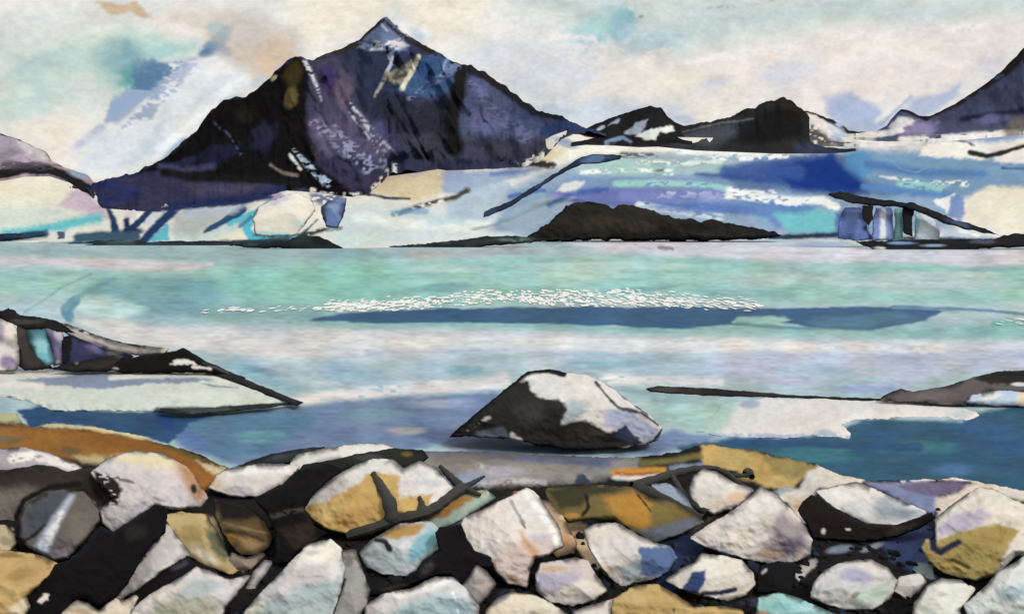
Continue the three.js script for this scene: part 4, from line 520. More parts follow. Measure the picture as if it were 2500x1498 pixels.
fr('rock_ledge', 'broken black ledge at the waterline under the pale ice blocks', 'rock ledge', [2090, 590, 2160, 586, 2300, 584, 2430, 582, 2470, 570, 2520, 568, 2580, 570, 2580, 596, 2480, 604, 2400, 606, 2320, 614, 2290, 622, 2150, 622, 2125, 606], '#242326', [blot('#7d9cc4', 0.9, 2200, 594, 50, 5), blot('#9fb4cc', 0.85, 2280, 600, 40, 4), blot('#e6e0da', 0.9, 2150, 606, 24, 5, 0, { dry: 0.4 }), blot('#55586a', 0.8, 2400, 590, 40, 10)]);
const fb = (a) => ({ thick: 0.45, round: 0.35, relief: 0.15, ink: 0.6, ...a });
fr('rock_arch', 'dark slanting rock lintel above the pale ice blocks on the right', 'rock ledge', [2025, 474, 2050, 466, 2120, 482, 2200, 492, 2236, 496, 2280, 514, 2320, 532, 2400, 556, 2440, 574, 2400, 568, 2310, 546, 2240, 514, 2190, 505, 2130, 503, 2075, 494, 2035, 481], '#292b2d', [blot('#4a5a78', 0.8, 2340, 548, 50, 12, 20)], { d: 132, thick: 0.9 });
fr('rock_pillar', 'short black rock post left among the ice blocks', 'rock pillar', [2104, 500, 2134, 502, 2130, 535, 2122, 552, 2108, 530], '#222224', [], fb({ d: 133 }));
fr('rock_pillar', 'tall black rock post between turquoise and white ice blocks', 'rock pillar', [2204, 496, 2234, 498, 2228, 540, 2230, 578, 2206, 572, 2204, 530], '#232325', [], fb({ d: 133 }));
fr('ice_block', 'leftmost ice block in the row, deep blue and rounded', 'ice block', [2046, 582, 2050, 530, 2064, 506, 2104, 506, 2116, 545, 2128, 584, 2090, 588], '#6b80bc', [blot('#7d8fc4', 0.7, 2090, 535, 20, 16), blot('#2b3148', 0.9, 2115, 558, 14, 10)], fb({ d: 136 }));
fr('ice_block', 'lavender blue ice block with a pale upright stripe', 'ice block', [2130, 588, 2131, 540, 2138, 506, 2178, 506, 2182, 540, 2184, 586, 2160, 589], '#8497cc', [vein('#e2e8ee', 0.95, 4, 14, [2156, 508, 2156, 584])], fb({ d: 135 }));
fr('ice_block', 'narrow turquoise ice block beside the tall black post', 'ice block', [2183, 586, 2185, 508, 2205, 508, 2208, 540, 2207, 587], '#a4dadc', [], fb({ d: 135 }));
fr('ice_block', 'white domed ice block right of the tall black post', 'ice block', [2232, 586, 2234, 525, 2256, 518, 2282, 535, 2294, 560, 2294, 588, 2260, 590], '#d6e0ec', [blot('#8fd0d0', 0.8, 2240, 545, 8, 24)], fb({ d: 135 }));
fr('rock_rib', 'long slanting navy rock rib on the ice field left of the mound', 'rock rib', [1178, 532, 1182, 516, 1250, 488, 1340, 432, 1420, 382, 1450, 376, 1520, 378, 1515, 388, 1480, 396, 1420, 402, 1380, 418, 1300, 470, 1240, 508, 1200, 524], '#2c3c5e', [blot('#566d90', 0.9, 1460, 388, 60, 14, -10)], { d: 205, tilt: 4, thick: 0.8, edge: 3 });

// on the spit
const SPIT = 'rocks on the left spit';
const sp = (name, label, category, poly, base, marks, o = {}) => stone(name, label, category, poly, base, marks, { group: SPIT, step: 2.6, level: 0.1, tilt: 0.15, ...o });
sp('rock', 'white rock with violet stains cut off by the left edge on the spit', 'rock', [-170, 790, -90, 766, 0, 774, 24, 780, 40, 805, 47, 850, 48, 890, 38, 906, -90, 910, -170, 895], '#dcd2cc', [blot('#8f86a4', 0.85, -6, 810, 24, 40), blot('#7b719a', 0.85, 15, 885, 24, 30, 20), blot('#a79fb4', 0.6, 30, 895, 30, 12)]);
sp('rock_slab', 'upright turquoise slab on the spit', 'rock slab', [64, 798, 106, 794, 118, 830, 134, 886, 112, 894, 86, 868, 70, 832], '#83c1d2', [blot('#a8d6df', 0.7, 100, 840, 18, 40, -12)], { d: 21.6, thick: 0.4 });
sp('rock', 'grey brown rock wedged behind the turquoise slab', 'rock', [40, 795, 66, 790, 84, 850, 128, 898, 60, 906, 44, 895], '#57504c', [], { d: 21.9, thick: 0.4 });
sp('rock_slab', 'lavender slab leaning beside the turquoise one', 'rock slab', [106, 796, 150, 800, 158, 830, 156, 888, 130, 894, 120, 840], '#9289ae', [blot('#e2dad8', 0.9, 142, 815, 14, 22), blot('#e6dfda', 0.9, 140, 884, 14, 8)], { d: 21.8, thick: 0.5 });
sp('rock', 'inky blue black rock right of the lavender slab', 'rock', [146, 824, 172, 816, 205, 830, 255, 852, 305, 860, 330, 868, 290, 890, 180, 900, 152, 886], '#3d3d5c', [patch('#232225', 0.97, 4, [150, 822, 172, 818, 174, 880, 156, 884]), blot('#7a739a', 0.8, 230, 850, 40, 14, 20), blot('#8d8c94', 0.8, 280, 862, 30, 10)], { d: 21.8 });
sp('rock_slab', 'sloping white slab speckled black along its top on the spit', 'rock slab', [120, 782, 165, 790, 230, 815, 300, 836, 370, 846, 412, 850, 402, 864, 330, 868, 270, 862, 210, 838, 160, 815], '#ddd3cd', [vein('#2b2929', 0.95, 3, 8, [160, 794, 230, 818, 290, 834, 350, 846], { dry: 0.5 }), blot('#8a80a0', 0.8, 240, 842, 40, 10, 25)], { d: 22.4 });
sp('rock_ledge', 'knobbly black ledge across the top of the spit rocks', 'rock ledge', [-90, 758, 0, 760, 20, 752, 50, 768, 85, 772, 140, 782, 165, 798, 190, 815, 160, 812, 110, 802, 60, 804, 40, 795, 0, 776, -90, 778], '#2a2727', [blot('#56504c', 0.7, 60, 785, 50, 10)], { d: 21.5, edge: 5 });
sp('rock', 'low dark grey rock at the foot of the inky rock', 'rock', [118, 900, 150, 890, 210, 878, 275, 868, 305, 868, 285, 892, 270, 906, 180, 908], '#3b3633', [blot('#8b8a8c', 0.7, 290, 868, 20, 8), blot('#dcd6d0', 0.9, 186, 884, 8, 8)], { d: 21.4 });
sp('rock_ledge', 'long black rock ridge tapering to the tip of the spit', 'rock ledge', [264, 902, 285, 880, 340, 868, 390, 862, 432, 856, 446, 849, 470, 862, 510, 886, 580, 914, 640, 938, 690, 962, 738, 984, 724, 990, 650, 958, 570, 926, 500, 910, 400, 910, 300, 912], '#1b1918', [patch('#e2dad4', 0.97, 2, [418, 888, 432, 878, 460, 876, 478, 888, 450, 890]), vein('#dcd5d0', 0.9, 2, 6, [470, 896, 512, 900]), blot('#e0dad6', 0.95, 280, 900, 16, 6), vein('#49545a', 0.8, 3, 7, [500, 885, 600, 928, 720, 980])], { d: 21.2 });

sp('rock_ledge', 'thin black tail of rock running down to the tip of the spit', 'rock ledge', [490, 880, 530, 892, 600, 926, 690, 962, 740, 982, 726, 992, 650, 962, 570, 930, 500, 906], '#2b2b2a', [vein('#4d5a60', 0.8, 3, 6, [520, 890, 620, 932, 720, 978])], { tilt: 1, thick: 0.3, level: 0.13, edge: 2 });
sp('rock_ledge', 'dark olive lip of rock along the near edge of the spit', 'rock ledge', [384, 1006, 392, 996, 430, 998, 520, 994, 600, 988, 700, 982, 738, 981, 660, 994, 560, 1004, 450, 1012], '#414845', [blot('#2d3230', 0.8, 420, 1005, 50, 8)], { tilt: 1, thick: 0.3, level: 0.12, edge: 2 });

// boulder in the shallows, ledges on the right
const SH = { level: 0, tilt: 0.2, step: 2.6 };
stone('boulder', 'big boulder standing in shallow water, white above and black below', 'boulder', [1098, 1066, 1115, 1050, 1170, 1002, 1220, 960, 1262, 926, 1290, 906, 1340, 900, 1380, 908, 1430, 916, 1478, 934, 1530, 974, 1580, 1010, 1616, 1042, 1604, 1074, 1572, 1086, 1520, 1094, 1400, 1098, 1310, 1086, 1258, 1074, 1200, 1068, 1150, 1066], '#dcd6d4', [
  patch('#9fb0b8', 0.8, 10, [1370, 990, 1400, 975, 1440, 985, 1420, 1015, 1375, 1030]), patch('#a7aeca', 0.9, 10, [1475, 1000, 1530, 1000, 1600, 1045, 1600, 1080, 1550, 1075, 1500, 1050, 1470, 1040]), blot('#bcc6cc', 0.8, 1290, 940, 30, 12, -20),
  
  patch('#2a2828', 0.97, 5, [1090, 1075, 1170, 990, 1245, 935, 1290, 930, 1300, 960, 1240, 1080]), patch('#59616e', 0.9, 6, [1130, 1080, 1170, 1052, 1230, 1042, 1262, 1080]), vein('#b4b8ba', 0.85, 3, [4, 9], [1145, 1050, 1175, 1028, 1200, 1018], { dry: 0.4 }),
  patch('#2e2c2b', 0.98, 5, [1195, 1000, 1240, 958, 1290, 952, 1330, 974, 1365, 974, 1382, 998, 1370, 1032, 1430, 1022, 1470, 1052, 1500, 1050, 1520, 1034, 1540, 1055, 1566, 1080, 1500, 1100, 1390, 1102, 1290, 1086, 1248, 1050, 1218, 1018]), blot('#45433f', 0.7, 1290, 1010, 50, 40), blot('#423f3c', 0.7, 1430, 1060, 60, 20), patch('#2f3a56', 0.9, 4, [1505, 1050, 1522, 1034, 1535, 1050, 1560, 1078, 1500, 1066]),  // dark flank and lower face: shade away from the sun, painted into the colour
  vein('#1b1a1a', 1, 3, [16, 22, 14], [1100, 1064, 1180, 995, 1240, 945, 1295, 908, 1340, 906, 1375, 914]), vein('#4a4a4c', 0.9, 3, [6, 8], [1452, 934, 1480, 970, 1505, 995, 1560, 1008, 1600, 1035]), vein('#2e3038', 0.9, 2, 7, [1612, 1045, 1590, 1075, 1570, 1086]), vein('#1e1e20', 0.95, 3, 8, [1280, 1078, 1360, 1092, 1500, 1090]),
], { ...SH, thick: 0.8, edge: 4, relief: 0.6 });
stone('rock_ledge', 'flat brown black ledge awash behind the sandbar', 'rock ledge', [1578, 948, 1604, 941, 1740, 948, 1850, 956, 1912, 962, 2060, 969, 2150, 972, 2150, 979, 2040, 976, 1912, 970, 1840, 968, 1740, 966, 1640, 960, 1590, 955], '#322c28', [blot('#4e4a48', 0.7, 1620, 950, 50, 8)], { ...SH, tilt: 0.95, thick: 0.4, edge: 2 });
stone('rock_ledge', 'dark grey rock ledge coming in from the right edge above the sandbar', 'rock ledge', [2140, 978, 2165, 962, 2200, 946, 2230, 956, 2300, 944, 2380, 920, 2440, 906, 2590, 900, 2760, 910, 2900, 940, 2860, 975, 2590, 965, 2420, 956, 2380, 972, 2380, 992, 2300, 990, 2220, 982], '#5e5858', [patch('#2b2827', 0.95, 5, [2380, 925, 2440, 908, 2590, 898, 2590, 930, 2420, 940]), blot('#6f6a6a', 0.7, 2280, 965, 70, 14), blot('#d9dade', 0.9, 2490, 938, 24, 6)], { ...SH, tilt: 0.4 });
stone('rock', 'small blue white rock in front of the dark ledge at the right edge', 'rock', [2350, 984, 2376, 962, 2420, 954, 2480, 954, 2590, 958, 2640, 975, 2600, 994, 2440, 994], '#b9c8de', [blot('#e6e2dc', 0.8, 2420, 968, 40, 10, -10), patch('#ddd2b4', 0.9, 3, [2484, 955, 2600, 955, 2600, 990, 2484, 990])], { ...SH });

// the stones of the near shore
const NEAR = 'stones of the near shore';
const st = (label, poly, base, marks = [], o = {}) => stone(o.name || 'stone', label, o.name ? o.name.replace(/_/g, ' ') : 'stone', poly, base, marks, { group: NEAR, grow: base > '#7' ? 6 : 0, ...o });
st('low lavender stone with a white crust by the left edge under the orange bank', [-80, 1104, 0, 1100, 60, 1096, 120, 1112, 180, 1134, 205, 1150, 180, 1172, -80, 1180], '#a9a2aa', [vein('#eae4de', 0.95, 5, 22, [30, 1118, 80, 1112, 130, 1124, 180, 1140], { dry: 0.3 })]);
st('broad brown black stone at the left edge behind the grey oval one', [-80, 1148, 20, 1146, 90, 1134, 130, 1138, 165, 1152, 200, 1142, 232, 1140, 258, 1166, 290, 1205, 262, 1232, 250, 1265, 200, 1300, 60, 1345, -80, 1350], '#38312d', [patch('#77706a', 0.85, 20, [-80, 1200, 60, 1190, 120, 1200, 50, 1260, 40, 1320, -80, 1320]), blot('#2a2523', 0.8, 220, 1190, 60, 40), vein('#1d1a1a', 0.9, 4, 14, [44, 1316, 40, 1260, 60, 1220, 120, 1190, 190, 1180]), blot('#ccc4be', 0.85, 210, 1225, 26, 10, 10, { dry: 0.45 })], { rough: 0.14, d: 10.1, thick: 0.4 });
st('grey oval stone with a pale diagonal streak, left foreground', [46, 1310, 46, 1266, 62, 1232, 102, 1204, 150, 1194, 205, 1200, 240, 1240, 244, 1268, 228, 1296, 200, 1330, 165, 1366, 128, 1371, 98, 1352, 68, 1336], '#66605c', [patch('#454b58', 0.9, 14, [60, 1250, 100, 1206, 170, 1196, 160, 1240, 110, 1290, 60, 1310]), blot('#7b716a', 0.7, 190, 1290, 40, 50, 30), vein('#b7bed0', 0.9, 10, [12, 34], [172, 1215, 140, 1265, 112, 1312, 104, 1336]), vein('#ece8e4', 0.85, 6, [8, 24], [150, 1250, 125, 1300, 108, 1330], { dry: 0.34 }), blot('#8b8490', 0.7, 150, 1350, 40, 16), vein('#232022', 0.9, 4, 8, [60, 1320, 90, 1300, 110, 1280])]);
st('large lavender white stone below the orange bank, left of the black slit', [226, 1156, 262, 1122, 330, 1104, 400, 1112, 450, 1140, 482, 1180, 502, 1216, 486, 1234, 420, 1238, 378, 1230, 330, 1262, 276, 1294, 254, 1274, 246, 1240, 280, 1215], '#cdc5c8', [patch('#dfd0ac', 0.9, 16, [260, 1120, 340, 1100, 420, 1115, 440, 1145, 340, 1140]), patch('#b0783e', 0.8, 16, [420, 1110, 480, 1150, 510, 1210, 480, 1230, 450, 1190]), patch('#2b2523', 0.95, 4, [228, 1150, 262, 1150, 300, 1190, 290, 1230, 262, 1232, 246, 1240], { dry: 0.3 }), vein('#3a322c', 0.8, 3, 8, [270, 1160, 300, 1172, 330, 1178], { dry: 0.45 }), blot('#2e2824', 0.97, 470, 1192, 9, 18, -12), blot('#a3a1ac', 0.7, 330, 1245, 40, 14, -35)]);
st('long black slab slanting down to the bottom left corner', [376, 1232, 404, 1236, 408, 1262, 402, 1300, 372, 1330, 342, 1370, 312, 1424, 276, 1464, 240, 1482, 210, 1462, 180, 1466, 120, 1540, 30, 1540, 72, 1476, 60, 1456, 82, 1432, 122, 1388, 134, 1376, 172, 1366, 210, 1330, 242, 1282, 276, 1298, 330, 1265], '#161416', [blot('#2a2626', 0.8, 330, 1300, 40, 30), patch('#dcd4cc', 0.97, 2, [94, 1466, 112, 1446, 122, 1450, 116, 1460, 100, 1470])], { name: 'rock_slab', thick: 0.5, rough: 0.16 });
st('little jagged grey and white stone set in the long black slab', [192, 1420, 228, 1386, 266, 1370, 262, 1388, 272, 1398, 244, 1416, 226, 1436, 246, 1442, 218, 1466, 198, 1442], '#8b9194', [patch('#e0d8d0', 0.97, 3, [196, 1416, 212, 1412, 222, 1440, 248, 1432, 240, 1458, 214, 1468, 196, 1444])], { thick: 0.5, d: 8.75, edge: 1.5 });
st('ochre stone filling the bottom left corner', [-80, 1346, 40, 1350, 104, 1362, 134, 1378, 116, 1402, 84, 1432, 60, 1456, 70, 1478, 40, 1540, -80, 1540], '#bd9c6c', [blot('#a07e4c', 0.7, 50, 1400, 60, 20, -20), blot('#dccfb4', 0.9, 60, 1480, 70, 24, -30), blot('#c9a872', 0.7, 10, 1440, 40, 30), blot('#6a5838', 0.7, 20, 1355, 40, 10)]);
st('cream pebble at the left edge between brown stone and ochre stone', [-60, 1292, 10, 1286, 32, 1304, 36, 1326, 14, 1346, -60, 1350], '#b9ac90', [blot('#8a7f66', 0.7, 10, 1320, 20, 14)]);
st('white wedge stone between two black slits, left foreground', [406, 1284, 436, 1320, 458, 1352, 402, 1386, 342, 1430, 310, 1450, 284, 1464, 304, 1424, 330, 1376, 366, 1334], '#d3ccca', [blot('#b4b2b8', 0.7, 350, 1400, 40, 14, -40), vein('#2a2626', 0.9, 3, 8, [400, 1300, 370, 1335, 340, 1372], { dry: 0.5 })]);
st('ochre and cream stone left of the brown round one', [404, 1262, 440, 1254, 500, 1260, 524, 1296, 552, 1356, 596, 1388, 560, 1398, 500, 1378, 462, 1354, 436, 1316], '#bba77a', [blot('#a08a58', 0.7, 470, 1300, 40, 30), blot('#ddd2be', 0.8, 500, 1355, 50, 16, 30), patch('#5b5e4c', 0.9, 8, [500, 1290, 530, 1300, 560, 1350, 548, 1368, 515, 1340])], { thick: 0.5 });
st('dark brown rounded stone with ochre underside at the left centre', [520, 1216, 556, 1226, 612, 1240, 648, 1272, 668, 1310, 660, 1338, 626, 1360, 588, 1356, 560, 1332, 540, 1300, 524, 1262], '#5d4e38', [patch('#23211f', 0.95, 10, [520, 1210, 600, 1230, 640, 1260, 590, 1270, 540, 1270]), blot('#a58a62', 0.85, 606, 1325, 40, 22, 10), blot('#ae7f3c', 0.7, 565, 1315, 16, 18), vein('#3b3022', 0.85, 3, 7, [550, 1295, 600, 1302, 640, 1318]), vein('#86765c', 0.7, 3, 6, [545, 1275, 600, 1290, 650, 1300])]);
st('small mauve stone tucked under the dark brown rounded one', [552, 1372, 566, 1354, 600, 1366, 640, 1354, 614, 1384, 590, 1396, 562, 1394], '#8f8074', [blot('#4a3c2e', 0.8, 590, 1388, 30, 8)]);
st('white stone with frothy top edge right of the orange bank', [514, 1190, 532, 1164, 556, 1148, 620, 1138, 692, 1136, 724, 1142, 686, 1180, 624, 1210, 562, 1208], '#dcd4d0', [vein('#f0ebe6', 0.9, 5, 14, [560, 1156, 640, 1148, 700, 1146], { dry: 0.3 }), blot('#b8aebc', 0.7, 590, 1195, 50, 12), blot('#d2b896', 0.7, 530, 1180, 20, 14)]);
st('charcoal slab capping the white frothy stone at the water edge', [548, 1150, 600, 1128, 660, 1108, 720, 1096, 790, 1090, 800, 1098, 730, 1118, 700, 1134, 620, 1140], '#37393a', [blot('#4c4e52', 0.7, 690, 1110, 50, 10, -15)], { name: 'rock_slab' });
st('narrow white slab at the water edge above the black slab', [700, 1150, 726, 1114, 800, 1098, 880, 1088, 946, 1090, 960, 1098, 870, 1112, 800, 1124, 742, 1140], '#e0dad4', [], { name: 'rock_slab' });
st('black arching slab with an olive knob behind the white and ochre boulder', [716, 1160, 742, 1134, 800, 1124, 870, 1108, 960, 1094, 1030, 1098, 1048, 1116, 1030, 1130, 986, 1150, 956, 1132, 920, 1128, 850, 1146, 800, 1172], '#2b2c2a', [blot('#7a6a2c', 0.9, 992, 1107, 18, 10), blot('#46494a', 0.7, 900, 1116, 50, 10), blot('#7c8798', 0.8, 795, 1155, 16, 8)], { name: 'rock_slab' });
st('black wedge of rock left of the white and ochre boulder', [618, 1216, 690, 1182, 724, 1150, 800, 1130, 842, 1146, 800, 1176, 768, 1204, 744, 1238, 768, 1286, 800, 1300, 760, 1330, 726, 1350, 704, 1374, 668, 1376, 672, 1300, 648, 1252], '#171516', [vein('#45403c', 0.9, 4, 12, [650, 1265, 700, 1250, 750, 1240], { dry: 0.3 }), patch('#302a26', 0.9, 8, [680, 1290, 760, 1270, 770, 1320, 720, 1340])], { name: 'rock_slab', rough: 0.16, mottle: 0.3 });
const host = st('white boulder with an ochre lower half, centre left foreground', [744, 1240, 762, 1210, 800, 1178, 852, 1148, 912, 1124, 956, 1126, 984, 1150, 1024, 1130, 1054, 1142, 1090, 1180, 1112, 1202, 1066, 1240, 1020, 1262, 940, 1288, 860, 1302, 800, 1290, 762, 1264], '#e0dad6', [
  patch('#c7a468', 0.97, 6, [740, 1236, 800, 1222, 880, 1182, 892, 1160, 925, 1154, 975, 1164, 972, 1214, 1052, 1206, 1040, 1250, 940, 1292, 860, 1306, 780, 1290]), blot('#b98f58', 0.75, 880, 1255, 60, 30, -10), blot('#d2b87e', 0.7, 800, 1250, 40, 24), blot('#bcbac4', 0.6, 1050, 1180, 30, 14), blot('#ccc4d0', 0.6, 1000, 1180, 40, 12), blot('#cbb06e', 0.8, 950, 1180, 20, 16)], { thick: 0.7 });
st('flat ochre and sage stone behind the pale blue one', [1030, 1268, 1062, 1252, 1112, 1216, 1186, 1198, 1204, 1214, 1170, 1238, 1080, 1288, 1052, 1292], '#a9bcae', [patch('#ab7f46', 0.95, 5, [1030, 1270, 1064, 1250, 1112, 1214, 1186, 1198, 1150, 1222, 1080, 1262])], { thick: 0.5 });
st('pale blue stone with ochre and turquoise stains at bottom centre', [882, 1352, 904, 1324, 940, 1304, 980, 1282, 1052, 1276, 1076, 1300, 1072, 1340, 1030, 1368, 1016, 1392, 984, 1404, 930, 1396, 896, 1378], '#bcc4c8', [patch('#ad8a54', 0.95, 6, [928, 1310, 960, 1284, 1040, 1276, 1024, 1300, 970, 1318]), patch('#7fb4c4', 0.9, 8, [1000, 1330, 1048, 1288, 1072, 1290, 1068, 1330, 1040, 1350, 1000, 1376]), blot('#dcd8d6', 0.8, 990, 1330, 30, 16, -30), blot('#cfc2c4', 0.8, 1000, 1390, 30, 10), blot('#e4dcd0', 0.9, 1064, 1344, 12, 12), vein('#2c2c2a', 0.95, 3, [10, 16], [918, 1318, 942, 1322, 952, 1340])]);
st('black rock mass in the very middle of the foreground', [1062, 1300, 1072, 1286, 1126, 1280, 1140, 1312, 1158, 1342, 1200, 1358, 1204, 1382, 1168, 1386, 1152, 1406, 1136, 1430, 1112, 1420, 1100, 1404, 1050, 1410, 990, 1436, 930, 1452, 892, 1456, 886, 1444, 960, 1426, 1014, 1394, 1030, 1372, 1070, 1344], '#181617', [blot('#4b4746', 0.8, 1040, 1385, 30, 20, -40), blot('#3b3636', 0.8, 960, 1435, 60, 12, -15)], { name: 'rock_slab', rough: 0.18 });
st('thin charcoal slab leaning on the big white stone in the middle', [1062, 1292, 1100, 1262, 1180, 1226, 1240, 1200, 1270, 1196, 1256, 1220, 1190, 1250, 1134, 1276, 1118, 1290], '#2b2929', [blot('#70747c', 0.85, 1110, 1272, 50, 12, -25), blot('#a4682c', 0.85, 1262, 1204, 14, 12)], { name: 'rock_slab', thick: 0.5 });
st('big pinkish white stone in the middle of the foreground', [1128, 1288, 1136, 1268, 1200, 1238, 1252, 1214, 1284, 1196, 1306, 1206, 1336, 1250, 1362, 1290, 1372, 1330, 1340, 1348, 1302, 1362, 1290, 1388, 1284, 1430, 1240, 1418, 1212, 1392, 1194, 1358, 1156, 1342, 1136, 1312], '#ded5d0', [patch('#cbb9b4', 0.85, 10, [1196, 1340, 1280, 1315, 1370, 1300, 1370, 1340, 1300, 1360, 1285, 1430, 1230, 1410]), vein('#c08a58', 0.7, 7, [8, 22], [1272, 1300, 1284, 1325, 1302, 1348]), vein('#f0ece6', 0.95, 5, 18, [1286, 1206, 1320, 1250, 1352, 1300, 1362, 1330], { dry: 0.22 }), vein('#5f5e60', 0.85, 2, 4, [1268, 1256, 1276, 1280, 1282, 1290]), vein('#8f8e90', 0.8, 3, 8, [1248, 1226, 1262, 1252, 1276, 1276]), blot('#b8bcc4', 0.85, 1182, 1345, 18, 12), blot('#c08c5c', 0.8, 1208, 1380, 8, 20), blot('#b07c50', 0.7, 1252, 1408, 22, 10, 25), blot('#c2bcd0', 0.6, 1320, 1310, 40, 14)]);
st('peach coloured stone behind the big pinkish white one', [1318, 1222, 1344, 1232, 1372, 1266, 1402, 1326, 1398, 1348, 1360, 1356, 1336, 1330], '#ccab8c', [blot('#b98c60', 0.6, 1380, 1320, 18, 20)], { thick: 0.5 });
st('lavender and cream stone right of the black posts, bottom centre', [1312, 1404, 1322, 1380, 1400, 1366, 1432, 1372, 1456, 1412, 1478, 1440, 1450, 1462, 1400, 1476, 1346, 1466, 1314, 1440], '#cfc0bc', [patch('#b9b0c4', 0.9, 8, [1308, 1400, 1380, 1400, 1420, 1405, 1350, 1450, 1312, 1440]), patch('#e0d6ca', 0.9, 6, [1345, 1450, 1420, 1415, 1462, 1420, 1478, 1442, 1400, 1476]), blot('#c9a486', 0.8, 1350, 1388, 40, 10)]);
st('white stone with a blue right end under the ochre slab', [1430, 1296, 1452, 1284, 1502, 1280, 1560, 1312, 1600, 1330, 1634, 1336, 1648, 1362, 1630, 1392, 1590, 1412, 1546, 1420, 1516, 1428, 1488, 1404, 1462, 1368, 1440, 1330], '#ddd5d0', [patch('#5c7098', 0.95, 5, [1560, 1335, 1650, 1330, 1650, 1390, 1600, 1410, 1560, 1405]), patch('#93a2ac', 0.85, 10, [1510, 1390, 1560, 1360, 1566, 1412, 1520, 1424]), blot('#4e524e', 0.8, 1580, 1412, 40, 10), blot('#cbb79f', 0.6, 1480, 1390, 16, 26, -30)]);
st('dark ochre and olive slab at the centre of the shore', [1336, 1196, 1400, 1186, 1480, 1190, 1544, 1194, 1584, 1218, 1646, 1228, 1690, 1258, 1714, 1274, 1660, 1300, 1602, 1322, 1560, 1302, 1500, 1268, 1440, 1262, 1390, 1268, 1352, 1248], '#74653f', [patch('#b0813f', 0.95, 12, [1470, 1210, 1560, 1200, 1590, 1230, 1580, 1290, 1530, 1280, 1500, 1255]), patch('#35352a', 0.9, 10, [1330, 1196, 1400, 1184, 1540, 1190, 1500, 1206, 1440, 1210, 1420, 1240, 1370, 1240]), patch('#656c7a', 0.9, 7, [1560, 1300, 1620, 1280, 1690, 1258, 1715, 1275, 1605, 1325]), blot('#c2884a', 0.7, 1400, 1258, 24, 8), vein('#23231f', 0.95, 3, 9, [1432, 1210, 1438, 1240, 1425, 1255]), vein('#3a3426', 0.9, 2, 5, [1556, 1208, 1575, 1230, 1588, 1248]), blot('#7a6c40', 0.8, 1620, 1250, 40, 16, 30)], { name: 'rock_slab', thick: 0.5 });
st('slate blue sliver of stone behind the dark ochre slab', [1596, 1186, 1626, 1184, 1650, 1194, 1690, 1230, 1722, 1252, 1690, 1254, 1640, 1226], '#98a2b4', [blot('#5c5c48', 0.8, 1680, 1240, 16, 8)], { thick: 0.4, edge: 2 });
st('blunt white stone with a peach side under the golden bank', [1688, 1188, 1696, 1164, 1718, 1150, 1748, 1156, 1790, 1182, 1836, 1198, 1812, 1222, 1780, 1240, 1742, 1252, 1712, 1236, 1692, 1214], '#e0d9d4', [blot('#d2b698', 0.85, 1796, 1215, 40, 18, -15), blot('#93a1bc', 0.6, 1690, 1180, 12, 22), blot('#d8c4b0', 0.7, 1750, 1230, 30, 14)]);
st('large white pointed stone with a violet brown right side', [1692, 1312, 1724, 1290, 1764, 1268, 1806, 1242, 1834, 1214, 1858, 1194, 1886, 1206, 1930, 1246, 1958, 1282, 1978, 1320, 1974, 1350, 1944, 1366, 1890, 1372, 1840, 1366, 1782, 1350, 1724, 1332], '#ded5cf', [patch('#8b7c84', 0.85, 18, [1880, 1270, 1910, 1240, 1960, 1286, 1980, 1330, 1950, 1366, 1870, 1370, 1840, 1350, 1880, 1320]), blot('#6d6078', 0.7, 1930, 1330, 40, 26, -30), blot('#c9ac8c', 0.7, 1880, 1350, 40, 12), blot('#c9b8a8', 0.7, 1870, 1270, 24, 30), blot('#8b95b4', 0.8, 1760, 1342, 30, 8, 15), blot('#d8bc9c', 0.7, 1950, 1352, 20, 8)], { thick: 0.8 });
st('cream oval stone with a navy hollow, lower right of centre', [1632, 1416, 1660, 1396, 1700, 1376, 1714, 1356, 1758, 1360, 1808, 1370, 1834, 1400, 1840, 1424, 1818, 1448, 1776, 1462, 1720, 1452, 1660, 1434], '#e2d9cf', [patch('#3b4a72', 0.97, 3, [1668, 1440, 1690, 1396, 1726, 1386, 1724, 1412, 1704, 1448]), vein('#2c3048', 0.95, 3, 10, [1715, 1448, 1760, 1446, 1794, 1438])]);
st('navy black stone curled under the cream oval one', [1596, 1420, 1640, 1380, 1700, 1350, 1716, 1358, 1680, 1390, 1640, 1412, 1660, 1440, 1720, 1456, 1790, 1462, 1800, 1476, 1720, 1486, 1660, 1470, 1620, 1446], '#262c44', [blot('#1a1a1e', 0.9, 1720, 1470, 60, 14)], { thick: 0.35, d: 9.05, edge: 2 });
st('white four sided slab with a blue grey end, upper right foreground', [1998, 1200, 2040, 1192, 2092, 1180, 2150, 1206, 2210, 1232, 2258, 1250, 2236, 1266, 2190, 1278, 2122, 1276, 2082, 1258, 2034, 1232], '#e2dedb', [patch('#9ba6b2', 0.85, 12, [2130, 1215, 2180, 1220, 2250, 1250, 2220, 1270, 2140, 1262]), blot('#f0ece8', 0.8, 2060, 1210, 40, 14, 15), blot('#d0d4da', 0.7, 2090, 1240, 40, 12, 20)], { thick: 0.55 });
st('jagged brown black rock under the white four sided slab', [1946, 1246, 1962, 1222, 1982, 1206, 2002, 1214, 2034, 1236, 2084, 1264, 2124, 1280, 2190, 1280, 2240, 1262, 2276, 1250, 2284, 1266, 2240, 1292, 2190, 1310, 2110, 1322, 2040, 1318, 1986, 1312, 1972, 1280], '#211c1a', [blot('#e0d8d0', 0.9, 2072, 1291, 10, 4), blot('#dcd4cc', 0.9, 2012, 1296, 7, 10, 20), blot('#3a3634', 0.7, 2200, 1290, 50, 14, -15)], { name: 'rock_slab', rough: 0.16 });
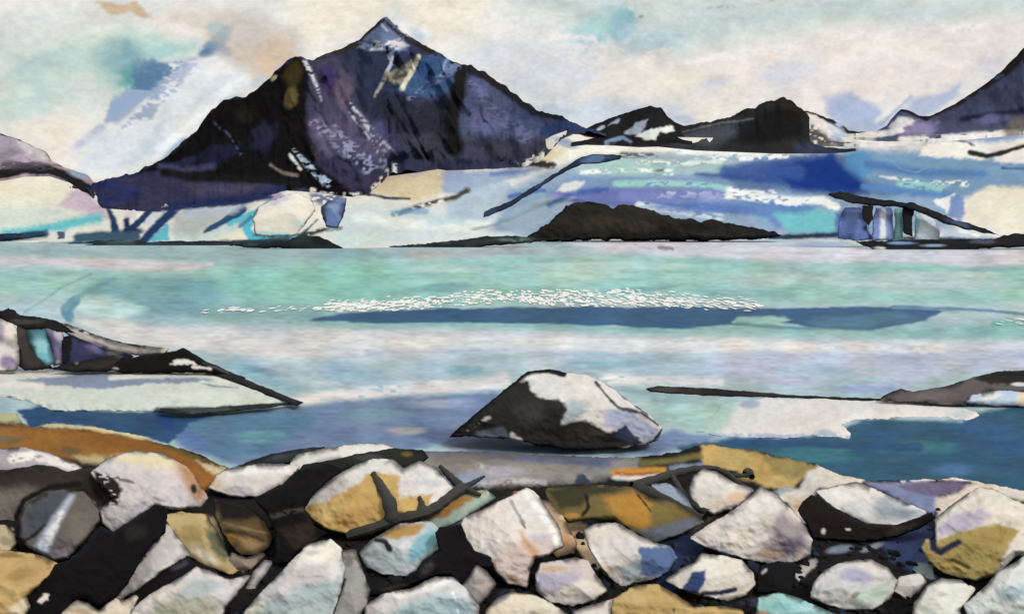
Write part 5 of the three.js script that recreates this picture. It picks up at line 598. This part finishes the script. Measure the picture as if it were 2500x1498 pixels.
st('large stone at the right edge, cream above and ochre below', [2284, 1272, 2336, 1230, 2390, 1194, 2420, 1196, 2476, 1226, 2590, 1270, 2590, 1350, 2480, 1352, 2430, 1400, 2380, 1412, 2310, 1398, 2272, 1366, 2256, 1334, 2262, 1318, 2284, 1318], '#ddd4cb', [patch('#b4a9c0', 0.85, 8, [2290, 1290, 2330, 1260, 2400, 1240, 2420, 1260, 2380, 1290, 2300, 1310]), patch('#a8935e', 0.97, 6, [2254, 1316, 2290, 1318, 2350, 1296, 2440, 1278, 2484, 1296, 2460, 1340, 2430, 1396, 2380, 1416, 2300, 1400, 2260, 1360]), blot('#998550', 0.7, 2400, 1320, 50, 24, -10), blot('#c3a468', 0.8, 2330, 1380, 50, 16), vein('#262c44', 0.97, 4, [22, 14], [2278, 1280, 2284, 1336, 2300, 1346, 2344, 1322]), vein('#4b4428', 0.9, 3, 8, [2328, 1364, 2368, 1382]), blot('#c2bcb4', 0.7, 2460, 1270, 40, 14, 20)], { thick: 0.7 });
st('lavender and sage oval stone ringed by black, bottom right', [1984, 1456, 1990, 1424, 2018, 1394, 2068, 1374, 2126, 1370, 2166, 1390, 2186, 1420, 2172, 1458, 2132, 1482, 2066, 1484, 2016, 1472], '#d6d0cf', [blot('#a5a4c2', 0.85, 2090, 1405, 50, 24, 10), patch('#bccdbd', 0.85, 12, [2090, 1450, 2160, 1420, 2186, 1424, 2160, 1470, 2090, 1480]), blot('#6d7a4c', 0.8, 2088, 1452, 16, 8, -30), blot('#a9aeb0', 0.8, 2000, 1440, 10, 28, 20), blot('#59685c', 0.7, 2020, 1470, 20, 8)]);
st('small white stone right of the lavender and sage oval', [2188, 1440, 2200, 1412, 2244, 1404, 2258, 1420, 2240, 1442, 2216, 1458], '#e0dad4', [], { edge: 2 });
st('cream stone at the bottom edge left of the corner stone', [2226, 1540, 2238, 1474, 2266, 1434, 2300, 1416, 2346, 1422, 2376, 1438, 2356, 1468, 2340, 1490, 2356, 1540], '#ded8ce', [blot('#b9c4bc', 0.7, 2270, 1490, 30, 20), blot('#a8a49c', 0.5, 2300, 1450, 20, 8)]);
st('pale blue white stone filling the bottom right corner', [2356, 1478, 2400, 1444, 2440, 1402, 2500, 1364, 2590, 1330, 2590, 1540, 2380, 1540], '#d9dad9', [blot('#a9bcc0', 0.8, 2470, 1450, 50, 26, -20), blot('#e9e4e0', 0.8, 2450, 1410, 50, 14, -35), blot('#a9c0bc', 0.7, 2500, 1490, 40, 16)]);
st('turquoise stone at the bottom edge, lower right', [1846, 1540, 1856, 1462, 1900, 1450, 1950, 1464, 2002, 1488, 2040, 1502, 2060, 1540], '#9dc6c6', [blot('#7fb8bc', 0.7, 1900, 1480, 40, 14), blot('#b08a50', 0.8, 1860, 1496, 26, 8), blot('#c6d8d0', 0.6, 1970, 1485, 30, 8)]);
st('flat tan stone at the bottom edge right of centre', [1490, 1540, 1502, 1464, 1550, 1434, 1606, 1430, 1650, 1456, 1690, 1486, 1760, 1484, 1810, 1494, 1840, 1540], '#bfa36f', [blot('#ae905c', 0.7, 1620, 1480, 60, 14), blot('#c9ae7c', 0.7, 1550, 1460, 40, 14), blot('#4a4434', 0.9, 1646, 1488, 5, 8)]);
st('cream domed stone at the bottom edge near the centre', [1176, 1540, 1190, 1492, 1216, 1464, 1250, 1450, 1300, 1456, 1346, 1478, 1384, 1504, 1400, 1540], '#ddd2c0', [blot('#a9a8b4', 0.6, 1220, 1465, 40, 10, -25), blot('#c4b49c', 0.6, 1320, 1490, 40, 10)]);
st('narrow pale stone at the bottom edge beside the flat tan one', [1392, 1540, 1404, 1494, 1450, 1480, 1498, 1466, 1490, 1540], '#d2c8c2', []);
st('blue white stone at the bottom edge beneath the central black rock', [886, 1540, 896, 1480, 938, 1452, 1000, 1442, 1066, 1412, 1104, 1414, 1140, 1444, 1164, 1480, 1166, 1540], '#cfcacb', [patch('#a4bcc2', 0.9, 12, [940, 1500, 1000, 1470, 1080, 1448, 1150, 1470, 1166, 1540, 900, 1540]), vein('#eeeae6', 0.9, 5, 16, [970, 1452, 1030, 1442, 1090, 1418], { dry: 0.25 }), vein('#e8eaea', 0.9, 2, 6, [1100, 1440, 1112, 1470, 1118, 1500], { dry: 0.4 }), blot('#a99c9c', 0.7, 900, 1490, 30, 14)]);
st('small mauve stone between central black rock and cream dome', [1130, 1434, 1150, 1408, 1164, 1384, 1182, 1396, 1206, 1424, 1186, 1456, 1166, 1474, 1144, 1450], '#aba29e', [blot('#8a7c76', 0.8, 1168, 1420, 22, 10), blot('#c4c2c2', 0.7, 1160, 1395, 10, 10)], { edge: 2 });
st('tall white slab with a blue grey base at the bottom, left of centre', [584, 1540, 604, 1490, 646, 1444, 702, 1386, 752, 1334, 806, 1320, 828, 1338, 838, 1396, 830, 1440, 804, 1500, 790, 1540], '#dcd7d2', [patch('#c4babc', 0.8, 14, [640, 1460, 720, 1380, 800, 1370, 800, 1420, 700, 1460]), patch('#a2b2b4', 0.9, 14, [590, 1540, 650, 1470, 740, 1430, 830, 1410, 820, 1480, 790, 1540]), blot('#e8e4de', 0.8, 780, 1355, 40, 24, -30), blot('#b4b8bc', 0.6, 760, 1350, 24, 8), blot('#b8bca8', 0.7, 630, 1490, 30, 14, -40)]);
st('long pale slab with sage and lavender bands along the bottom left', [300, 1540, 326, 1490, 366, 1456, 424, 1424, 480, 1388, 520, 1402, 560, 1420, 606, 1408, 580, 1440, 546, 1480, 520, 1540], '#cfc8c6', [patch('#a9a894', 0.85, 12, [330, 1510, 400, 1470, 500, 1450, 540, 1470, 520, 1540, 330, 1540]), patch('#a8b2b4', 0.85, 10, [420, 1460, 470, 1415, 510, 1412, 540, 1430, 480, 1460]), blot('#ddd6d0', 0.8, 400, 1450, 50, 10, -30), blot('#c6bcc0', 0.7, 560, 1430, 24, 14)]);
st('cream stone on the bottom edge right of the ochre corner stone', [128, 1540, 150, 1494, 186, 1466, 212, 1474, 240, 1494, 280, 1464, 302, 1470, 330, 1458, 318, 1490, 296, 1540], '#d3c8b8', [blot('#b09468', 0.6, 200, 1490, 40, 8)]);
st('thin white splinter stone between two dark slits at left centre', [604, 1436, 622, 1398, 648, 1372, 658, 1374, 644, 1400, 618, 1432], '#cfcacc', [], { edge: 1.5, thick: 0.5 });
st('mottled grey stone beside the tall white slab', [836, 1350, 864, 1346, 880, 1394, 898, 1440, 890, 1482, 850, 1540, 810, 1540, 830, 1450], '#9c9894', [blot('#6c6660', 0.8, 850, 1370, 14, 20), vein('#2e2c2c', 0.9, 3, [8, 16], [842, 1415, 822, 1460, 806, 1498])], { edge: 2 });
st('charcoal stone lying along the foot of the white wedge stone', [310, 1450, 330, 1438, 400, 1390, 456, 1356, 476, 1372, 520, 1386, 552, 1414, 500, 1400, 478, 1388, 420, 1424, 366, 1456, 340, 1466, 318, 1462], '#1d1a1c', [blot('#56525c', 0.8, 440, 1376, 30, 14, -30)], { name: 'rock_slab', thick: 0.4, edge: 2 });
st('black pebble cluster stone under the pointed white stone', [1846, 1400, 1862, 1376, 1900, 1370, 1944, 1376, 1944, 1400, 1936, 1440, 1930, 1458, 1880, 1450, 1850, 1446], '#1b1b1c', [blot('#e0d8d0', 0.9, 1866, 1394, 14, 6, -40)], { edge: 5 });

{ // pebbles in the gaps between the stones
  const g = new THREE.IcosahedronGeometry(1, 1), p = g.attributes.position;
  for (let i = 0; i < p.count; i++) { const x = p.getX(i), y = p.getY(i), z = p.getZ(i), k = 0.8 + 0.4 * vnoise(x * 2 + 5, y * 2 + z * 3 + 5, 93); p.setXYZ(i, x * k, y * k * 0.62, z * k); }
  g.computeVertexNormals();
  const N = 1500, m = new THREE.InstancedMesh(g, new THREE.MeshPhysicalMaterial({ roughness: 0.9, specularIntensity: 0.15 }), N), q = new THREE.Quaternion(), v = new THREE.Vector3(), c = new THREE.Color();
  const tones = ['#1d1b1c', '#232122', '#252325', '#272b3a', '#2d3650', '#3b3a36'];
  for (let i = 0; i < N; i++) {
    const y = 1225 + 345 * Math.sqrt(rnd()), x = -80 + 2660 * rnd(), h = nearH(x, y), d = flatD(y, h), s = 0.018 + 0.05 * rnd() * rnd() + 0.02 * rnd();
    q.setFromEuler(new THREE.Euler(rnd() * 0.6, rnd() * 6.3, rnd() * 0.6)); v.set((x - CX) / F * d, h + s * 0.2, -d);
    m.setMatrixAt(i, new THREE.Matrix4().compose(v, q, new THREE.Vector3(s * (0.8 + rnd() * 0.7), s, s * (0.8 + rnd() * 0.5))));
    const t = col(tones[Math.floor(rnd() * rnd() * tones.length)]); m.setColorAt(i, c.setRGB(t[0], t[1], t[2]));
  }
  m.name = numbered('pebbles'); m.castShadow = m.receiveShadow = true; scene.add(tag(m, 'small dark pebbles filling the gaps between the near stones', 'pebbles', null, 'stuff'));
}

// ------------------------------------------------------------------ driftwood
function branch(parent, name, pts, r0, r1) {
  const cu = new THREE.CatmullRomCurve3(pts), n = pts.length * 7, rad = 8, g = new THREE.TubeGeometry(cu, n, 1, rad, false), p = g.attributes.position;
  for (let i = 0; i <= n; i++) { const c = cu.getPointAt(i / n), r = lerp(r0, r1, i / n) * (0.85 + 0.35 * vnoise(i * 0.6, pts.length, 77)); for (let j = 0; j <= rad; j++) { const k = i * (rad + 1) + j; p.setXYZ(k, c.x + (p.getX(k) - c.x) * r, c.y + (p.getY(k) - c.y) * r, c.z + (p.getZ(k) - c.z) * r); } }
  g.computeVertexNormals();
  const cap = (c, r) => { const s = new THREE.SphereGeometry(r, 8, 6); s.translate(c.x, c.y, c.z); return s; };
  const m = new THREE.Mesh(g, M.wood); m.name = name; m.castShadow = m.receiveShadow = true; parent.add(m);
  return m;
}
{
  const o = new THREE.Group(); o.name = numbered('driftwood'); const b = host.front(960, 1268, 0.02); o.position.copy(b); scene.add(o);
  tag(o, 'dark forked driftwood branch lying over the white and ochre boulder', 'driftwood');
  const P = (...a) => pairs(a).map(([x, y]) => host.front(x, y, 0.035).sub(b)), m = px => px / F * 12.3 / 2;
  branch(o, 'trunk', P(852, 1304, 900, 1290, 960, 1268, 1020, 1254, 1060, 1238, 1100, 1208, 1128, 1190), m(20), m(22));
  branch(o, 'twig', P(1128, 1190, 1100, 1165, 1074, 1138), m(20), m(10)); branch(o, 'twig', P(1128, 1190, 1150, 1180, 1182, 1162), m(14), m(6)); branch(o, 'twig', P(1128, 1188, 1150, 1198, 1172, 1208), m(14), m(8));
  branch(o, 'twig', P(958, 1270, 950, 1230, 930, 1190, 912, 1158), m(30), m(12)); branch(o, 'twig', P(1024, 1254, 1026, 1230, 1020, 1212), m(22), m(8));
}
{
  const d0 = 12.9, o = new THREE.Group(); o.name = numbered('driftwood'); scene.add(o);
  const g = (x, y) => new THREE.Vector3(...at(x, y, flatD(1290, 0.35) + (1290 - y) * 0.012)), b = g(1545, 1188); o.position.copy(b);
  tag(o, 'long dark driftwood branch with a knobbed end on the golden bank', 'driftwood');
  const P = (...a) => pairs(a).map(([x, y]) => g(x, y).sub(b)), m = px => px / F * 11.5 / 2;
  branch(o, 'trunk', P(1545, 1188, 1600, 1170, 1660, 1152, 1710, 1143, 1750, 1144, 1780, 1158, 1830, 1160), m(26), m(9));
  branch(o, 'knob', P(1820, 1158, 1828, 1150, 1836, 1164), m(20), m(16)); branch(o, 'twig', P(1776, 1154, 1800, 1176, 1830, 1194), m(14), m(9)); branch(o, 'twig', P(1640, 1160, 1665, 1200, 1700, 1235, 1730, 1252), m(14), m(18)); branch(o, 'twig', P(1550, 1190, 1610, 1215, 1670, 1250, 1720, 1270), m(34), m(26));
}

renderer.render(scene, camera);
